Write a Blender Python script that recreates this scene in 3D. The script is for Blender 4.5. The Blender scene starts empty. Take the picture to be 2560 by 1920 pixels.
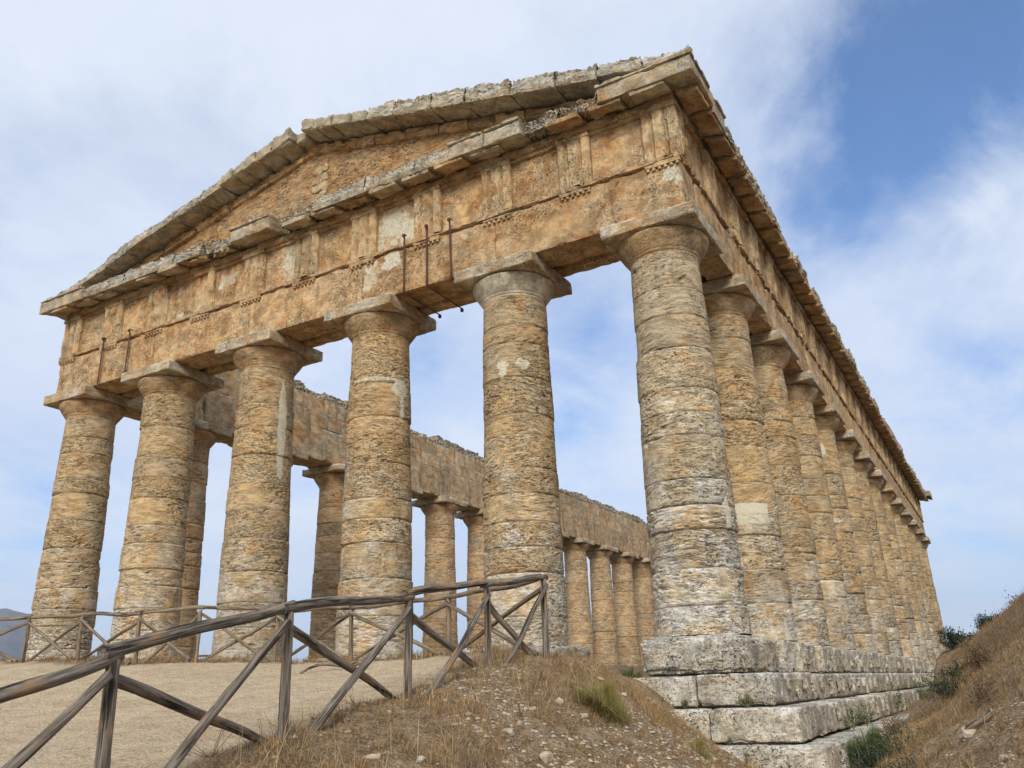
import bpy, math, random
import numpy as np
from mathutils import Matrix, Vector
random.seed(7)
RNG = np.random.default_rng(7)
C = bpy.context.scene.collection
scene = bpy.context.scene

# ------------------------------------------------------------------ camera
CAM = np.array([5.524, -17.588, -0.912])
YAW, PITCH, ROLL, FPX = map(float, (29.093, 19.87, -1.922, 2121.144))
def cam_axes():
    y, t, r = [math.radians(v) for v in (YAW, PITCH, ROLL)]
    F = np.array([-math.sin(y)*math.cos(t), math.cos(y)*math.cos(t), math.sin(t)])
    R = np.array([math.cos(y), math.sin(y), 0.0]); U = np.cross(R, F)
    return math.cos(r)*R + math.sin(r)*U, -math.sin(r)*R + math.cos(r)*U, F
aR, aU, aF = cam_axes()
cd = bpy.data.cameras.new("camera"); cam = bpy.data.objects.new("camera", cd); C.objects.link(cam)
cd.sensor_width = 36; cd.lens = FPX/2560*36; cd.clip_end = 20000; cd.clip_start = 0.05
cam.matrix_world = Matrix(((aR[0], aU[0], -aF[0], CAM[0]), (aR[1], aU[1], -aF[1], CAM[1]), (aR[2], aU[2], -aF[2], CAM[2]), (0, 0, 0, 1)))
scene.camera = cam

# ------------------------------------------------------------------ world, sun, exposure
SUN_EL, SUN_AZ = 30.0, 156.0        # azimuth clockwise from +Y: in front of the temple, a little to its right
SKY_STRENGTH, SUN_STRENGTH, EXPOSURE = 0.10, 3.4, -0.03
scene.view_settings.view_transform = 'Standard'
scene.view_settings.look = 'None'
scene.view_settings.exposure = EXPOSURE
scene.view_settings.gamma = 1.0
w = bpy.data.worlds.new("World"); scene.world = w; w.use_nodes = True

class NT:
    """tiny node helper"""
    def __init__(s, tree): s.t = tree; s.n = tree.nodes; s.l = tree.links
    def new(s, typ, **kw):
        nd = s.n.new(typ)
        for k, v in kw.items():
            if k.startswith('i_'): nd.inputs[k[2:].replace('_', ' ')].default_value = v
            else: setattr(nd, k, v)
        return nd
    def link(s, a, b): s.l.new(a, b)
    def put(s, sock, v):
        if isinstance(v, bpy.types.NodeSocket): s.link(v, sock)
        else: sock.default_value = v
    def math(s, op, a, b=None, c=None, clamp=False):
        nd = s.n.new('ShaderNodeMath'); nd.operation = op; nd.use_clamp = clamp
        s.put(nd.inputs[0], a)
        if b is not None: s.put(nd.inputs[1], b)
        if c is not None: s.put(nd.inputs[2], c)
        return nd.outputs[0]
    def vmath(s, op, a, b=None):
        nd = s.n.new('ShaderNodeVectorMath'); nd.operation = op
        s.put(nd.inputs[0], a)
        if b is not None: s.put(nd.inputs[1], b)
        return nd.outputs['Value'] if op == 'DOT_PRODUCT' else nd.outputs[0]
    def noise(s, vec, scale, detail=5, rough=0.55, dist=0.0):
        nd = s.n.new('ShaderNodeTexNoise'); s.put(nd.inputs['Vector'], vec)
        nd.inputs['Scale'].default_value = scale; nd.inputs['Detail'].default_value = detail
        nd.inputs['Roughness'].default_value = rough; nd.inputs['Distortion'].default_value = dist
        return nd.outputs['Fac']
    def voro(s, vec, scale, feature='F1'):
        nd = s.n.new('ShaderNodeTexVoronoi'); nd.feature = feature; s.put(nd.inputs['Vector'], vec)
        nd.inputs['Scale'].default_value = scale
        return nd.outputs['Distance']
    def mapv(s, vec, scale=(1, 1, 1), loc=(0, 0, 0), rot=(0, 0, 0)):
        nd = s.n.new('ShaderNodeMapping'); s.put(nd.inputs['Vector'], vec)
        nd.inputs['Scale'].default_value = scale; nd.inputs['Location'].default_value = loc; nd.inputs['Rotation'].default_value = rot
        return nd.outputs[0]
    def ss(s, v, a, b):
        nd = s.n.new('ShaderNodeMapRange'); nd.interpolation_type = 'SMOOTHSTEP'
        s.put(nd.inputs['Value'], v); nd.inputs['From Min'].default_value = a; nd.inputs['From Max'].default_value = b
        return nd.outputs[0]
    def mix(s, f, a, b, mode='MIX'):
        nd = s.n.new('ShaderNodeMix'); nd.data_type = 'RGBA'; nd.blend_type = mode
        s.put(nd.inputs['Factor'], f)
        for sock, v in ((nd.inputs['A'], a), (nd.inputs['B'], b)) if False else ((nd.inputs[6], a), (nd.inputs[7], b)):
            s.put(sock, v if isinstance(v, bpy.types.NodeSocket) else (v[0], v[1], v[2], 1.0))
        return nd.outputs[2]
    def attr(s, name):
        nd = s.n.new('ShaderNodeAttribute'); nd.attribute_name = name; return nd.outputs['Fac']

def build_world():
    k = NT(w.node_tree); k.n.clear()
    out = k.new('ShaderNodeOutputWorld'); bg = k.new('ShaderNodeBackground')
    bg.inputs['Strength'].default_value = SKY_STRENGTH
    k.link(bg.outputs[0], out.inputs[0])
    sky = k.new('ShaderNodeTexSky', sky_type='NISHITA', sun_disc=False)
    sky.sun_elevation = math.radians(SUN_EL); sky.sun_rotation = math.radians(SUN_AZ)
    sky.air_density = 1.0; sky.dust_density = 0.6; sky.ozone_density = 1.5
    tc = k.new('ShaderNodeTexCoord'); d = tc.outputs['Generated']
    sx = k.new('ShaderNodeSeparateXYZ'); k.link(d, sx.inputs[0])
    # clouds lie on a high flat deck: project the direction on it
    z = k.math('ADD', k.math('MAXIMUM', sx.outputs[2], 0.0), 0.22)
    cv = k.new('ShaderNodeCombineXYZ')
    k.link(k.math('DIVIDE', sx.outputs[0], z), cv.inputs[0]); k.link(k.math('DIVIDE', sx.outputs[1], z), cv.inputs[1])
    v = cv.outputs[0]
    big = k.noise(k.mapv(v, (1, 1, 1), (3.1, 1.7, 0)), 1.1, 6, .55, .6)
    wisp = k.noise(k.mapv(v, (1.3, .9, 1), (7.3, 2.2, 0), (0, 0, .5)), 2.2, 11, .64, .4)
    n = k.math('ADD', k.math('MULTIPLY', big, .55), k.math('MULTIPLY', wisp, .55))
    cover = k.ss(n, .38, .60)
    def around(u, vv, r0, r1):
        dv = aF + aR*(u-1280)/FPX - aU*(vv-960)/FPX; dv = dv/np.linalg.norm(dv)
        dt = k.vmath('DOT_PRODUCT', d, tuple(float(q) for q in dv))
        ang = k.math('MULTIPLY', k.math('ARCCOSINE', k.math('MINIMUM', dt, .999999)), 180/math.pi)
        mr = k.new('ShaderNodeMapRange'); k.link(ang, mr.inputs['Value']); mr.inputs['From Min'].default_value = r1; mr.inputs['From Max'].default_value = r0
        return mr.outputs[0]
    # openings in the veil: each is a patch of sky with soft, wispy borders
    hole = None
    for u, vv, r0, r1, a in OPENINGS:
        h = k.math('MULTIPLY', around(u, vv, r0, r1), a)
        hole = h if hole is None else k.math('ADD', hole, h)
    fib = k.noise(k.mapv(v, (2.0, 1.15, 1), (2.3, 6.2, 0), (0, 0, .9)), 2.1, 11, .66, .45)
    wob = k.math('ADD', k.math('SUBTRACT', k.math('MULTIPLY', n, 1.5), .80), k.math('SUBTRACT', k.math('MULTIPLY', fib, 1.9), .98))
    hole = k.math('SUBTRACT', hole, k.math('MULTIPLY', wob, k.math('ADD', .25, k.math('MULTIPLY', k.ss(hole, 0, .5), .75))), clamp=True)
    base = k.math('ADD', .78, k.math('MULTIPLY', cover, .22))
    mask = k.math('MULTIPLY', base, k.math('SUBTRACT', 1.0, k.math('MULTIPLY', k.ss(hole, -.2, 1.15), .92)))
    thick = k.ss(k.noise(k.mapv(v, (1, 1, 1), (1.2, 8.8, 0)), .9, 7, .6, .4), .35, .68)
    ccol = k.mix(thick, CLOUD_B, CLOUD_A)
    skyc = k.mix(1.0, sky.outputs[0], SKY_TINT, 'MULTIPLY')
    col = k.mix(mask, skyc, ccol)
    k.link(col, bg.inputs[0])
OPENINGS = [(2240, 220, 0, 11, .90), (2500, 90, 0, 9, .38), (2140, 420, 0, 7.5, .50), (2040, 570, 0, 5, .55), (2420, 480, 0, 8, .30), (1490, 830, 0, 8, .38), (1400, 1080, 0, 6, .3), (2500, 960, 0, 7, .40), (150, 1260, 0, 7, .4), (2450, 1330, 0, 6, .3), (1080, 900, 0, 5, .3), (500, 300, 0, 6, .12)]
CLOUD_A, CLOUD_B, SKY_TINT = (8.9, 9.6, 10.7), (7.5, 8.4, 10.2), (.46, 1.12, 1.75)
build_world()

sd = bpy.data.lights.new("sun", 'SUN'); sun = bpy.data.objects.new("sun", sd); C.objects.link(sun)
sd.energy = SUN_STRENGTH; sd.angle = math.radians(22); sd.color = (1.0, .955, .88)
el, az = math.radians(SUN_EL), math.radians(SUN_AZ)
sdir = Vector((math.sin(az)*math.cos(el), math.cos(az)*math.cos(el), math.sin(el)))
sun.rotation_euler = sdir.to_track_quat('Z', 'Y').to_euler()

# ------------------------------------------------------------------ noise
def _h(ix, iy, iz, seed):
    n = (ix*374761393 + iy*668265263 + iz*1440662683 + seed*974634777) & 0xffffffff
    n = ((n ^ (n >> 13))*1274126177) & 0xffffffff
    n = ((n ^ (n >> 15))*2246822519) & 0xffffffff
    return ((n ^ (n >> 16)) & 0xffff)/65535.0
def vn(x, y, z, seed=0):
    x, y, z = np.broadcast_arrays(x, y, z)
    xi, yi, zi = np.floor(x), np.floor(y), np.floor(z)
    fx, fy, fz = x-xi, y-yi, z-zi
    xi, yi, zi = xi.astype(np.int64), yi.astype(np.int64), zi.astype(np.int64)
    fx, fy, fz = [f*f*(3-2*f) for f in (fx, fy, fz)]
    r = 0
    for a in (0, 1):
        wa = fx if a else 1-fx
        for b in (0, 1):
            wb = fy if b else 1-fy
            for c in (0, 1):
                wc = fz if c else 1-fz
                r = r + wa*wb*wc*_h(xi+a, yi+b, zi+c, seed)
    return r
def fbm(x, y, z, seed=0, octs=4, gain=.5):
    r, a, t, f = 0, 1., 0., 1.
    for o in range(octs):
        r = r + a*vn(x*f, y*f, z*f, seed+o*17); t += a; a *= gain; f *= 2.03
    return r/t
def sst(v, a, b):
    t = np.clip((v-a)/(b-a), 0, 1); return t*t*(3-2*t)
def erosion(x, y, z, seed=0, amt=1.0, broad_=1.0):
    """depth (m) of the layered pitting of the stone at a point"""
    zz = z + .22*vn(x*1.1, y*1.1, z*.9, seed+5)
    lay = .5*vn(x*6.5, y*6.5, zz*30, seed) + .5*vn(x*15, y*15, zz*60, seed+3)
    m = sst(vn(x*.9, y*.9, z*1.7, seed+9), .28, .72)
    pits = sst(lay, .52, .80)
    broad = fbm(x*1.5, y*1.5, z*3, seed+11, 3)
    hole = sst(vn(x*6, y*6, z*15, seed+21), .80, .90)
    return amt*(.021*pits*(.15+1.1*m) + .03*broad_*(broad-.4) + .045*hole*m)

# ------------------------------------------------------------------ object helpers
def tag(o, label=None, cat=None, group=None, kind=None):
    if label: o['label'] = label
    if cat: o['category'] = cat
    if group: o['group'] = group
    if kind: o['kind'] = kind
    return o
def thing(name, label, cat, loc=(0, 0, 0), group=None):
    o = bpy.data.objects.new(name, None); C.objects.link(o); o.location = loc; o.empty_display_size = .2
    return tag(o, label, cat, group)
def mesh_np(name, V, Fq, mat, parent=None, attrs=None, smooth=True, matrix=None, sharp=0):
    V = np.asarray(V, np.float32); Fq = np.asarray(Fq, np.int32)
    me = bpy.data.meshes.new(name); k = Fq.shape[1]
    me.vertices.add(len(V)); me.vertices.foreach_set('co', V.ravel())
    me.loops.add(Fq.size); me.loops.foreach_set('vertex_index', Fq.ravel())
    me.polygons.add(len(Fq)); me.polygons.foreach_set('loop_start', np.arange(0, Fq.size, k, dtype=np.int32))
    me.polygons.foreach_set('use_smooth', np.full(len(Fq), smooth))
    me.update(calc_edges=True)
    for an, av in (attrs or {}).items():
        a = me.attributes.new(an, 'FLOAT', 'POINT'); a.data.foreach_set('value', np.asarray(av, np.float32).ravel())
    if smooth and sharp: me.set_sharp_from_angle(angle=math.radians(sharp))
    if mat: me.materials.append(mat)
    o = bpy.data.objects.new(name, me); C.objects.link(o)
    if parent: o.parent = parent
    if matrix is not None: o.matrix_local = matrix
    return o
def add_obj(name, me, parent=None):
    o = bpy.data.objects.new(name, me); C.objects.link(o)
    if parent: o.parent = parent
    return o
def join_parts(parts):
    """parts: list of (V, F) -> one V, F"""
    Vs, Fs, n = [], [], 0
    for V, F in parts:
        Vs.append(V); Fs.append(F+n); n += len(V)
    return np.concatenate(Vs), np.concatenate(Fs)
def grid_faces(nu, nv, closed=False):
    i = np.arange(nu if closed else nu-1)[:, None]; j = np.arange(nv-1)[None, :]
    i2 = (i+1) % nu
    a = i*nv+j; b = i2*nv+j; c = i2*nv+j+1; d = i*nv+j+1
    return np.stack([a, b, c, d], -1).reshape(-1, 4)
def spaced(a, b, res):
    return np.linspace(a, b, max(2, int(math.ceil(abs(b-a)/res))+1))
def stone_box(xs, ys, zs, seed=0, amt=1.0, chip=.0, chipw=.05, rough=0.0, rfreq=5.0, T=None, round_=.0, ero=True, lump=0., broad=1.0, topw=False):
    """dense box of weathered stone; returns V, F"""
    if T is not None and not callable(T): T = None
    nx, ny, nz = len(xs), len(ys), len(zs)
    quads = []
    def gid(ix, iy, iz): return (ix*ny+iy)*nz+iz
    for s in (0, 1):
        I, J = np.meshgrid(np.arange(ny), np.arange(nz), indexing='ij'); g = gid((nx-1)*s, I, J)
        q = np.stack([g[:-1, :-1], g[1:, :-1], g[1:, 1:], g[:-1, 1:]], -1).reshape(-1, 4); quads.append(q if s else q[:, ::-1])
        I, J = np.meshgrid(np.arange(nx), np.arange(nz), indexing='ij'); g = gid(I, (ny-1)*s, J)
        q = np.stack([g[:-1, :-1], g[1:, :-1], g[1:, 1:], g[:-1, 1:]], -1).reshape(-1, 4); quads.append(q[:, ::-1] if s else q)
        I, J = np.meshgrid(np.arange(nx), np.arange(ny), indexing='ij'); g = gid(I, J, (nz-1)*s)
        q = np.stack([g[:-1, :-1], g[1:, :-1], g[1:, 1:], g[:-1, 1:]], -1).reshape(-1, 4); quads.append(q if s else q[:, ::-1])
    Q = np.concatenate(quads); ids, inv = np.unique(Q, return_inverse=True); Fq = inv.reshape(Q.shape)
    ix = ids//(ny*nz); iy = (ids//nz) % ny; iz = ids % nz
    P = np.stack([xs[ix], ys[iy], zs[iz]], -1).astype(float)
    n = np.stack([(ix == nx-1)*1.-(ix == 0), (iy == ny-1)*1.-(iy == 0), (iz == nz-1)*1.-(iz == 0)], -1)
    nn = n/np.linalg.norm(n, axis=1, keepdims=True)
    lo = np.array([xs[0], ys[0], zs[0]]); hi = np.array([xs[-1], ys[-1], zs[-1]])
    dist = np.minimum(P-lo, hi-P); side = np.where(P-lo < hi-P, 1., -1.)
    de = np.sort(dist, axis=1)[:, 1]
    Pw = T(P) if T else P.copy()
    x, y, z = Pw[:, 0], Pw[:, 1], Pw[:, 2]
    out = Pw.copy()
    if ero: out -= nn*erosion(x, y, z, seed, amt, broad)[:, None]
    if round_ > 0:
        c = np.clip(1-de/round_, 0, 1)**2*round_*.55
        for a in range(3): out[:, a] += side[:, a]*c*(dist[:, a] < round_*.999)
    if chip > 0:
        cn = sst(fbm(x*3.1, y*3.1, z*3.1, seed+31, 3), .45, .70)
        c = chip*cn*np.clip(1-de/(chipw+chip*1.5), 0, 1)
        for a in range(3): out[:, a] += side[:, a]*c*(dist[:, a] < chipw+chip*1.5)
    if rough > 0:
        f = rfreq
        tw = (.2+.8*(P[:, 2]-lo[2])/(hi[2]-lo[2])) if topw else 1.
        for a in range(3):
            out[:, a] += tw*rough*2*(fbm(x*f+9*a, y*f, z*f*1.6, seed+41+a*7, 4, .6)-.5)
        rid = np.abs(fbm(x*f*1.7, y*f*1.7, z*f*3.4, seed+77, 4, .6)-.5)*2
        out -= nn*(tw*rough*1.3*np.clip(.35-rid, 0, 1)/.35)[:, None]
    if lump > 0:
        out[:, 2] += np.where(n[:, 2] > 0, lump*(2*fbm(x*1.1, y*1.1, 0*z, seed+91, 3)-1.0+.9*sst(vn(x*2.6, y*2.6, 0*z, seed+95), .5, .9)-.3), 0)
    return out, Fq

# ------------------------------------------------------------------ materials
def new_mat(name):
    m = bpy.data.materials.new(name); m.use_nodes = True
    k = NT(m.node_tree); k.n.clear()
    out = k.new('ShaderNodeOutputMaterial'); b = k.new('ShaderNodeBsdfPrincipled')
    b.inputs['Roughness'].default_value = .95; b.inputs['Specular IOR Level'].default_value = .15
    k.link(b.outputs[0], out.inputs[0])
    return m, k, b
def stone_mat(name, ochre, beige, rust, grey, dark, grey_amt=.4, crust=.8, pit=1.0, low_grey=0., zsq=4.0, ochre_bias=.5, stain=.0, bump=1.0, speck=0.0):
    SL = .95 if zsq > 2.5 else .45
    m, k, b = new_mat(name)
    g = k.new('ShaderNodeNewGeometry'); P = g.outputs['Position']
    sp = k.new('ShaderNodeSeparateXYZ'); k.link(P, sp.inputs[0])
    sn = k.new('ShaderNodeSeparateXYZ'); k.link(g.outputs['Normal'], sn.inputs[0])
    drum = k.attr('drum')
    off = k.new('ShaderNodeCombineXYZ'); k.link(k.math('MULTIPLY', drum, 37.0), off.inputs[0]); k.link(k.math('MULTIPLY', drum, 17.0), off.inputs[1])
    Pd = k.vmath('ADD', P, off.outputs[0])
    if zsq > 3:
        sc = k.math('ADD', .72, k.math('MULTIPLY', k.math('FRACT', k.math('MULTIPLY', drum, 7.13)), .62)); cs = k.new('ShaderNodeCombineXYZ')
        for i in range(3): k.link(sc, cs.inputs[i])
        Pd = k.vmath('MULTIPLY', Pd, cs.outputs[0])
    big = k.noise(Pd, .75, 6, .6, .3)
    med = k.noise(Pd, 3.2, 7, .65, .2)
    wz = k.new('ShaderNodeCombineXYZ'); k.link(k.math('MULTIPLY', k.noise(P, .9, 3, .5), .45), wz.inputs[2])
    flat = k.mapv(k.vmath('ADD', Pd, wz.outputs[0]), (1, 1, zsq))
    lay = k.noise(flat, 2.6, 9, .68, .35)
    fine = k.noise(flat, 9.0 if zsq > 2.5 else 17.0, 8, .72, .2)
    grain = k.noise(P, 55, 4, .7)
    hi = k.math('ADD', k.math('MULTIPLY', big, .7), k.math('MULTIPLY', med, .35))
    col = k.mix(k.ss(hi, ochre_bias-.13, ochre_bias+.17), beige, ochre)
    col = k.mix(k.math('MULTIPLY', k.ss(k.noise(Pd, 1.7, 7, .66, .6), .52-.05*(zsq < 3), .66), .8), col, rust)
    # grey lichen: blotches, more of it low on the building and on faces that look up
    gl = k.noise(k.vmath('ADD', Pd, (11.3, 4.2, 7.7)), 1.15, 9, .7, .25)
    gl2 = k.noise(P, 7.5, 7, .75)
    gg = k.math('ADD', k.math('MULTIPLY', gl, .75), k.math('MULTIPLY', gl2, .3))
    if low_grey:
        lo = k.ss(sp.outputs[2], 8.5, -1.0)
        gg = k.math('ADD', gg, k.math('MULTIPLY', lo, low_grey))
    up = k.ss(sn.outputs[2], .05, .65)
    gg = k.math('ADD', gg, k.math('MULTIPLY', up, crust*.35))
    gf = k.ss(gg, .74-grey_amt*.35, .94-grey_amt*.35)
    col = k.mix(k.math('MULTIPLY', gf, .88), col, k.mix(k.ss(gl2, .4, .65), grey, tuple(c*1.18 for c in grey)))
    # light & dark tone of the beds
    tone = k.math('ADD', .70, k.math('MULTIPLY', k.ss(lay, .38, .62), .50))
    tone = k.math('MULTIPLY', tone, k.math('ADD', .80, k.math('MULTIPLY', k.ss(grain, .36, .64), .42)))
    tone = k.math('MULTIPLY', tone, k.math('ADD', .90, k.math('MULTIPLY', drum, .26)))
    cm = k.new('ShaderNodeCombineXYZ')
    for i in range(3): k.link(tone, cm.inputs[i])
    col = k.mix(1.0, col, cm.outputs[0], 'MULTIPLY')
    # pits hold black crust
    pm = k.ss(k.math('ADD', k.noise(k.vmath('ADD', Pd, (3.3, 9.1, 1.0)), .9, 5, .6), k.math('MULTIPLY', k.math('SUBTRACT', k.math('FRACT', k.math('MULTIPLY', drum, 3.71)), .5), .22 if zsq > 3 else 0.)), .42, .60)
    pitv = k.ss(fine, .60-.05*pit, .50-.05*pit)
    fine2 = k.noise(k.mapv(Pd, (1, 1, 1+(zsq-1)*.6)), 21.0 if zsq > 2.5 else 34.0, 6, .68, .3)
    slit = k.noise(k.mapv(k.vmath('ADD', Pd, wz.outputs[0]), (1, 1, zsq*2.2)), 5.0 if zsq > 2.5 else 9.0, 7, .62, .15)
    slm = k.math('MULTIPLY', k.ss(slit, .562, .605), k.math('ADD', .0, k.math('MULTIPLY', k.ss(k.noise(k.vmath('ADD', Pd, (5.1, 2.3, 8.8)), 1.3, 4, .6), .38, .60), .8)))
    pitm = k.math('MAXIMUM', k.math('MULTIPLY', k.ss(fine, .56, .60), k.math('ADD', .08, k.math('MULTIPLY', pm, 1.0))), k.math('MULTIPLY', k.ss(fine2, .575, .62), k.math('ADD', .14, k.math('MULTIPLY', pm, .9))), clamp=True)
    pitm = k.math('MAXIMUM', pitm, k.math('MULTIPLY', slm, SL), clamp=True)
    col = k.mix(k.math('MULTIPLY', pitm, .85*min(pit, 1.1), clamp=True), col, dark)
    if speck:
        vs = k.math('ADD', k.voro(k.mapv(P, (1, 1, 1.5)), 11.0), k.math('MULTIPLY', k.noise(P, 9, 5, .7), .5))
        sp_ = k.math('MULTIPLY', k.ss(vs, .50, .34), k.ss(k.noise(P, 1.4, 5, .6), .40, .62))
        col = k.mix(k.math('MULTIPLY', sp_, speck), col, dark)
    if stain:
        st = k.noise(k.mapv(P, (3.2, 3.2, .35)), 1.0, 6, .6)
        col = k.mix(k.math('MULTIPLY', k.ss(st, .52, .70), stain), col, dark)
    rep = k.attr('rep')
    col = k.mix(rep, col, k.mix(grain, (.58, .50, .35), (.72, .65, .49)))
    k.link(col, b.inputs['Base Color'])
    hgt = k.math('ADD', k.math('MULTIPLY', k.math('SUBTRACT', 1.0, pitm), 1.1), k.math('MULTIPLY', grain, .3))
    hgt = k.math('ADD', hgt, k.math('MULTIPLY', lay, .8))
    bp = k.new('ShaderNodeBump'); bp.inputs['Strength'].default_value = .9*bump; bp.inputs['Distance'].default_value = .022
    k.link(hgt, bp.inputs['Height']); k.link(bp.outputs[0], b.inputs['Normal'])
    return m
M_COL = stone_mat('weathered_column_stone', (.50, .33, .155), (.455, .36, .225), (.46, .265, .11), (.50, .465, .385), (.04, .03, .02), grey_amt=.26, low_grey=.24, pit=1.0, ochre_bias=.51, crust=.35)
M_COL1 = stone_mat('lichened_corner_column_stone', (.50, .35, .185), (.47, .38, .245), (.47, .29, .14), (.55, .53, .46), (.045, .037, .028), grey_amt=.42, low_grey=.16, pit=1.0, ochre_bias=.54, crust=.5)
M_INNER = stone_mat('inner_column_stone', (.50, .32, .16), (.46, .36, .23), (.48, .25, .10), (.43, .40, .34), (.07, .055, .04), grey_amt=.24, low_grey=.06, pit=.9, crust=.3)
M_CAP = stone_mat('capital_stone', (.51, .33, .16), (.50, .385, .24), (.46, .24, .10), (.54, .50, .42), (.08, .06, .04), grey_amt=.12, pit=.5, zsq=2.0)
M_ABA = stone_mat('abacus_stone', (.52, .37, .20), (.56, .48, .35), (.47, .27, .12), (.64, .62, .545), (.06, .05, .04), grey_amt=.66, pit=.8, zsq=2.0)
M_ENT = stone_mat('entablature_stone', (.51, .315, .145), (.56, .41, .24), (.43, .21, .075), (.52, .47, .37), (.06, .037, .02), grey_amt=.03, pit=.95, zsq=1.3, ochre_bias=.50, crust=.6, stain=.32)
M_TRI = stone_mat('triglyph_stone', (.56, .36, .17), (.59, .45, .27), (.47, .24, .09), (.56, .51, .41), (.08, .05, .03), grey_amt=.0, pit=.8, zsq=.7, ochre_bias=.52, crust=.6)
M_CRUST = stone_mat('cornice_crust_stone', (.47, .36, .22), (.45, .385, .27), (.46, .27, .12), (.47, .45, .39), (.045, .04, .032), grey_amt=.70, pit=1.15, zsq=1.6, crust=1.0)
M_GEI = stone_mat('cornice_stone', (.50, .37, .21), (.52, .45, .33), (.47, .27, .11), (.53, .515, .45), (.07, .058, .045), grey_amt=.60, pit=.7, zsq=1.6, crust=.8)
M_TYMP = stone_mat('tympanum_stone', (.50, .30, .135), (.48, .35, .20), (.43, .21, .075), (.42, .37, .29), (.055, .034, .02), grey_amt=.0, pit=1.0, zsq=2.6, ochre_bias=.47)
M_BACK = stone_mat('entablature_back_stone', (.50, .34, .18), (.48, .39, .26), (.49, .245, .09), (.43, .41, .35), (.095, .085, .07), grey_amt=.30, pit=.6, zsq=1.6, stain=.6)
M_STEP = stone_mat('step_stone', (.47, .40, .285), (.52, .475, .385), (.48, .375, .24), (.57, .55, .50), (.03, .026, .022), grey_amt=.56, pit=1.1, zsq=1.3, low_grey=.02, speck=1.0, crust=.3)
M_NEW = stone_mat('replaced_stone', (.45, .37, .24), (.48, .42, .31), (.42, .31, .18), (.48, .46, .39), (.12, .10, .075), grey_amt=.35, pit=.4, zsq=1.2, crust=.5, bump=.6)

def mortar_mat():
    m, k, b = new_mat('repair_mortar'); P = k.new('ShaderNodeNewGeometry').outputs['Position']
    n = k.noise(P, 6, 7, .65); f = k.noise(P, 60, 4, .7)
    k.link(k.mix(n, k.mix(f, (.44, .35, .22), (.56, .48, .34)), (.62, .56, .43)), b.inputs['Base Color'])
    bp = k.new('ShaderNodeBump'); bp.inputs['Strength'].default_value = .5; bp.inputs['Distance'].default_value = .01
    k.link(k.math('ADD', n, k.math('MULTIPLY', f, .3)), bp.inputs['Height']); k.link(bp.outputs[0], b.inputs['Normal'])
    return m
M_MORTAR = mortar_mat()
def iron_mat():
    m, k, b = new_mat('rusty_iron'); P = k.new('ShaderNodeNewGeometry').outputs['Position']
    n = k.noise(P, 14, 6, .7)
    k.link(k.mix(n, (.06, .034, .026), (.17, .085, .055)), b.inputs['Base Color']); b.inputs['Roughness'].default_value = .85; b.inputs['Metallic'].default_value = .0
    return m
M_IRON = iron_mat()
def wood_mat(name, dark, light, warm, warm_amt):
    m, k, b = new_mat(name); tc = k.new('ShaderNodeTexCoord'); O = tc.outputs['Object']
    oi = k.new('ShaderNodeObjectInfo').outputs['Random']
    off = k.new('ShaderNodeCombineXYZ'); k.link(k.math('MULTIPLY', oi, 50), off.inputs[0]); k.link(k.math('MULTIPLY', oi, 31), off.inputs[2])
    O = k.vmath('ADD', O, off.outputs[0])
    gr = k.noise(k.mapv(O, (1, 1, .05)), 55, 7, .65, .3)
    blot = k.noise(k.mapv(O, (1, 1, .35)), 6, 6, .62)
    fine = k.noise(k.mapv(O, (1, 1, .1)), 150, 4, .6)
    col = k.mix(k.ss(gr, .34, .68), dark, light)
    col = k.mix(k.math('MULTIPLY', k.ss(blot, .53, .66), warm_amt), col, warm)
    col = k.mix(k.math('MULTIPLY', k.ss(k.noise(O, 24, 6, .7), .62, .72), .55), col, (.34, .32, .26))
    crack = k.ss(k.noise(k.mapv(O, (1, 1, .03), (4, 2, 1)), 22, 5, .55, .2), .575, .62)
    col = k.mix(k.math('MULTIPLY', crack, .85), col, (.018, .015, .012))
    k.link(col, b.inputs['Base Color'])
    h = k.math('SUBTRACT', k.math('ADD', gr, k.math('MULTIPLY', fine, .3)), k.math('MULTIPLY', crack, 1.6))
    bp = k.new('ShaderNodeBump'); bp.inputs['Strength'].default_value = .7; bp.inputs['Distance'].default_value = .006
    k.link(h, bp.inputs['Height']); k.link(bp.outputs[0], b.inputs['Normal']); b.inputs['Roughness'].default_value = .85
    return m
M_WOOD = wood_mat('weathered_grey_wood', (.075, .06, .047), (.29, .24, .185), (.36, .22, .11), .8)
M_WOOD2 = wood_mat('brown_wood', (.11, .08, .055), (.33, .26, .18), (.38, .24, .12), .6)

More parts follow.
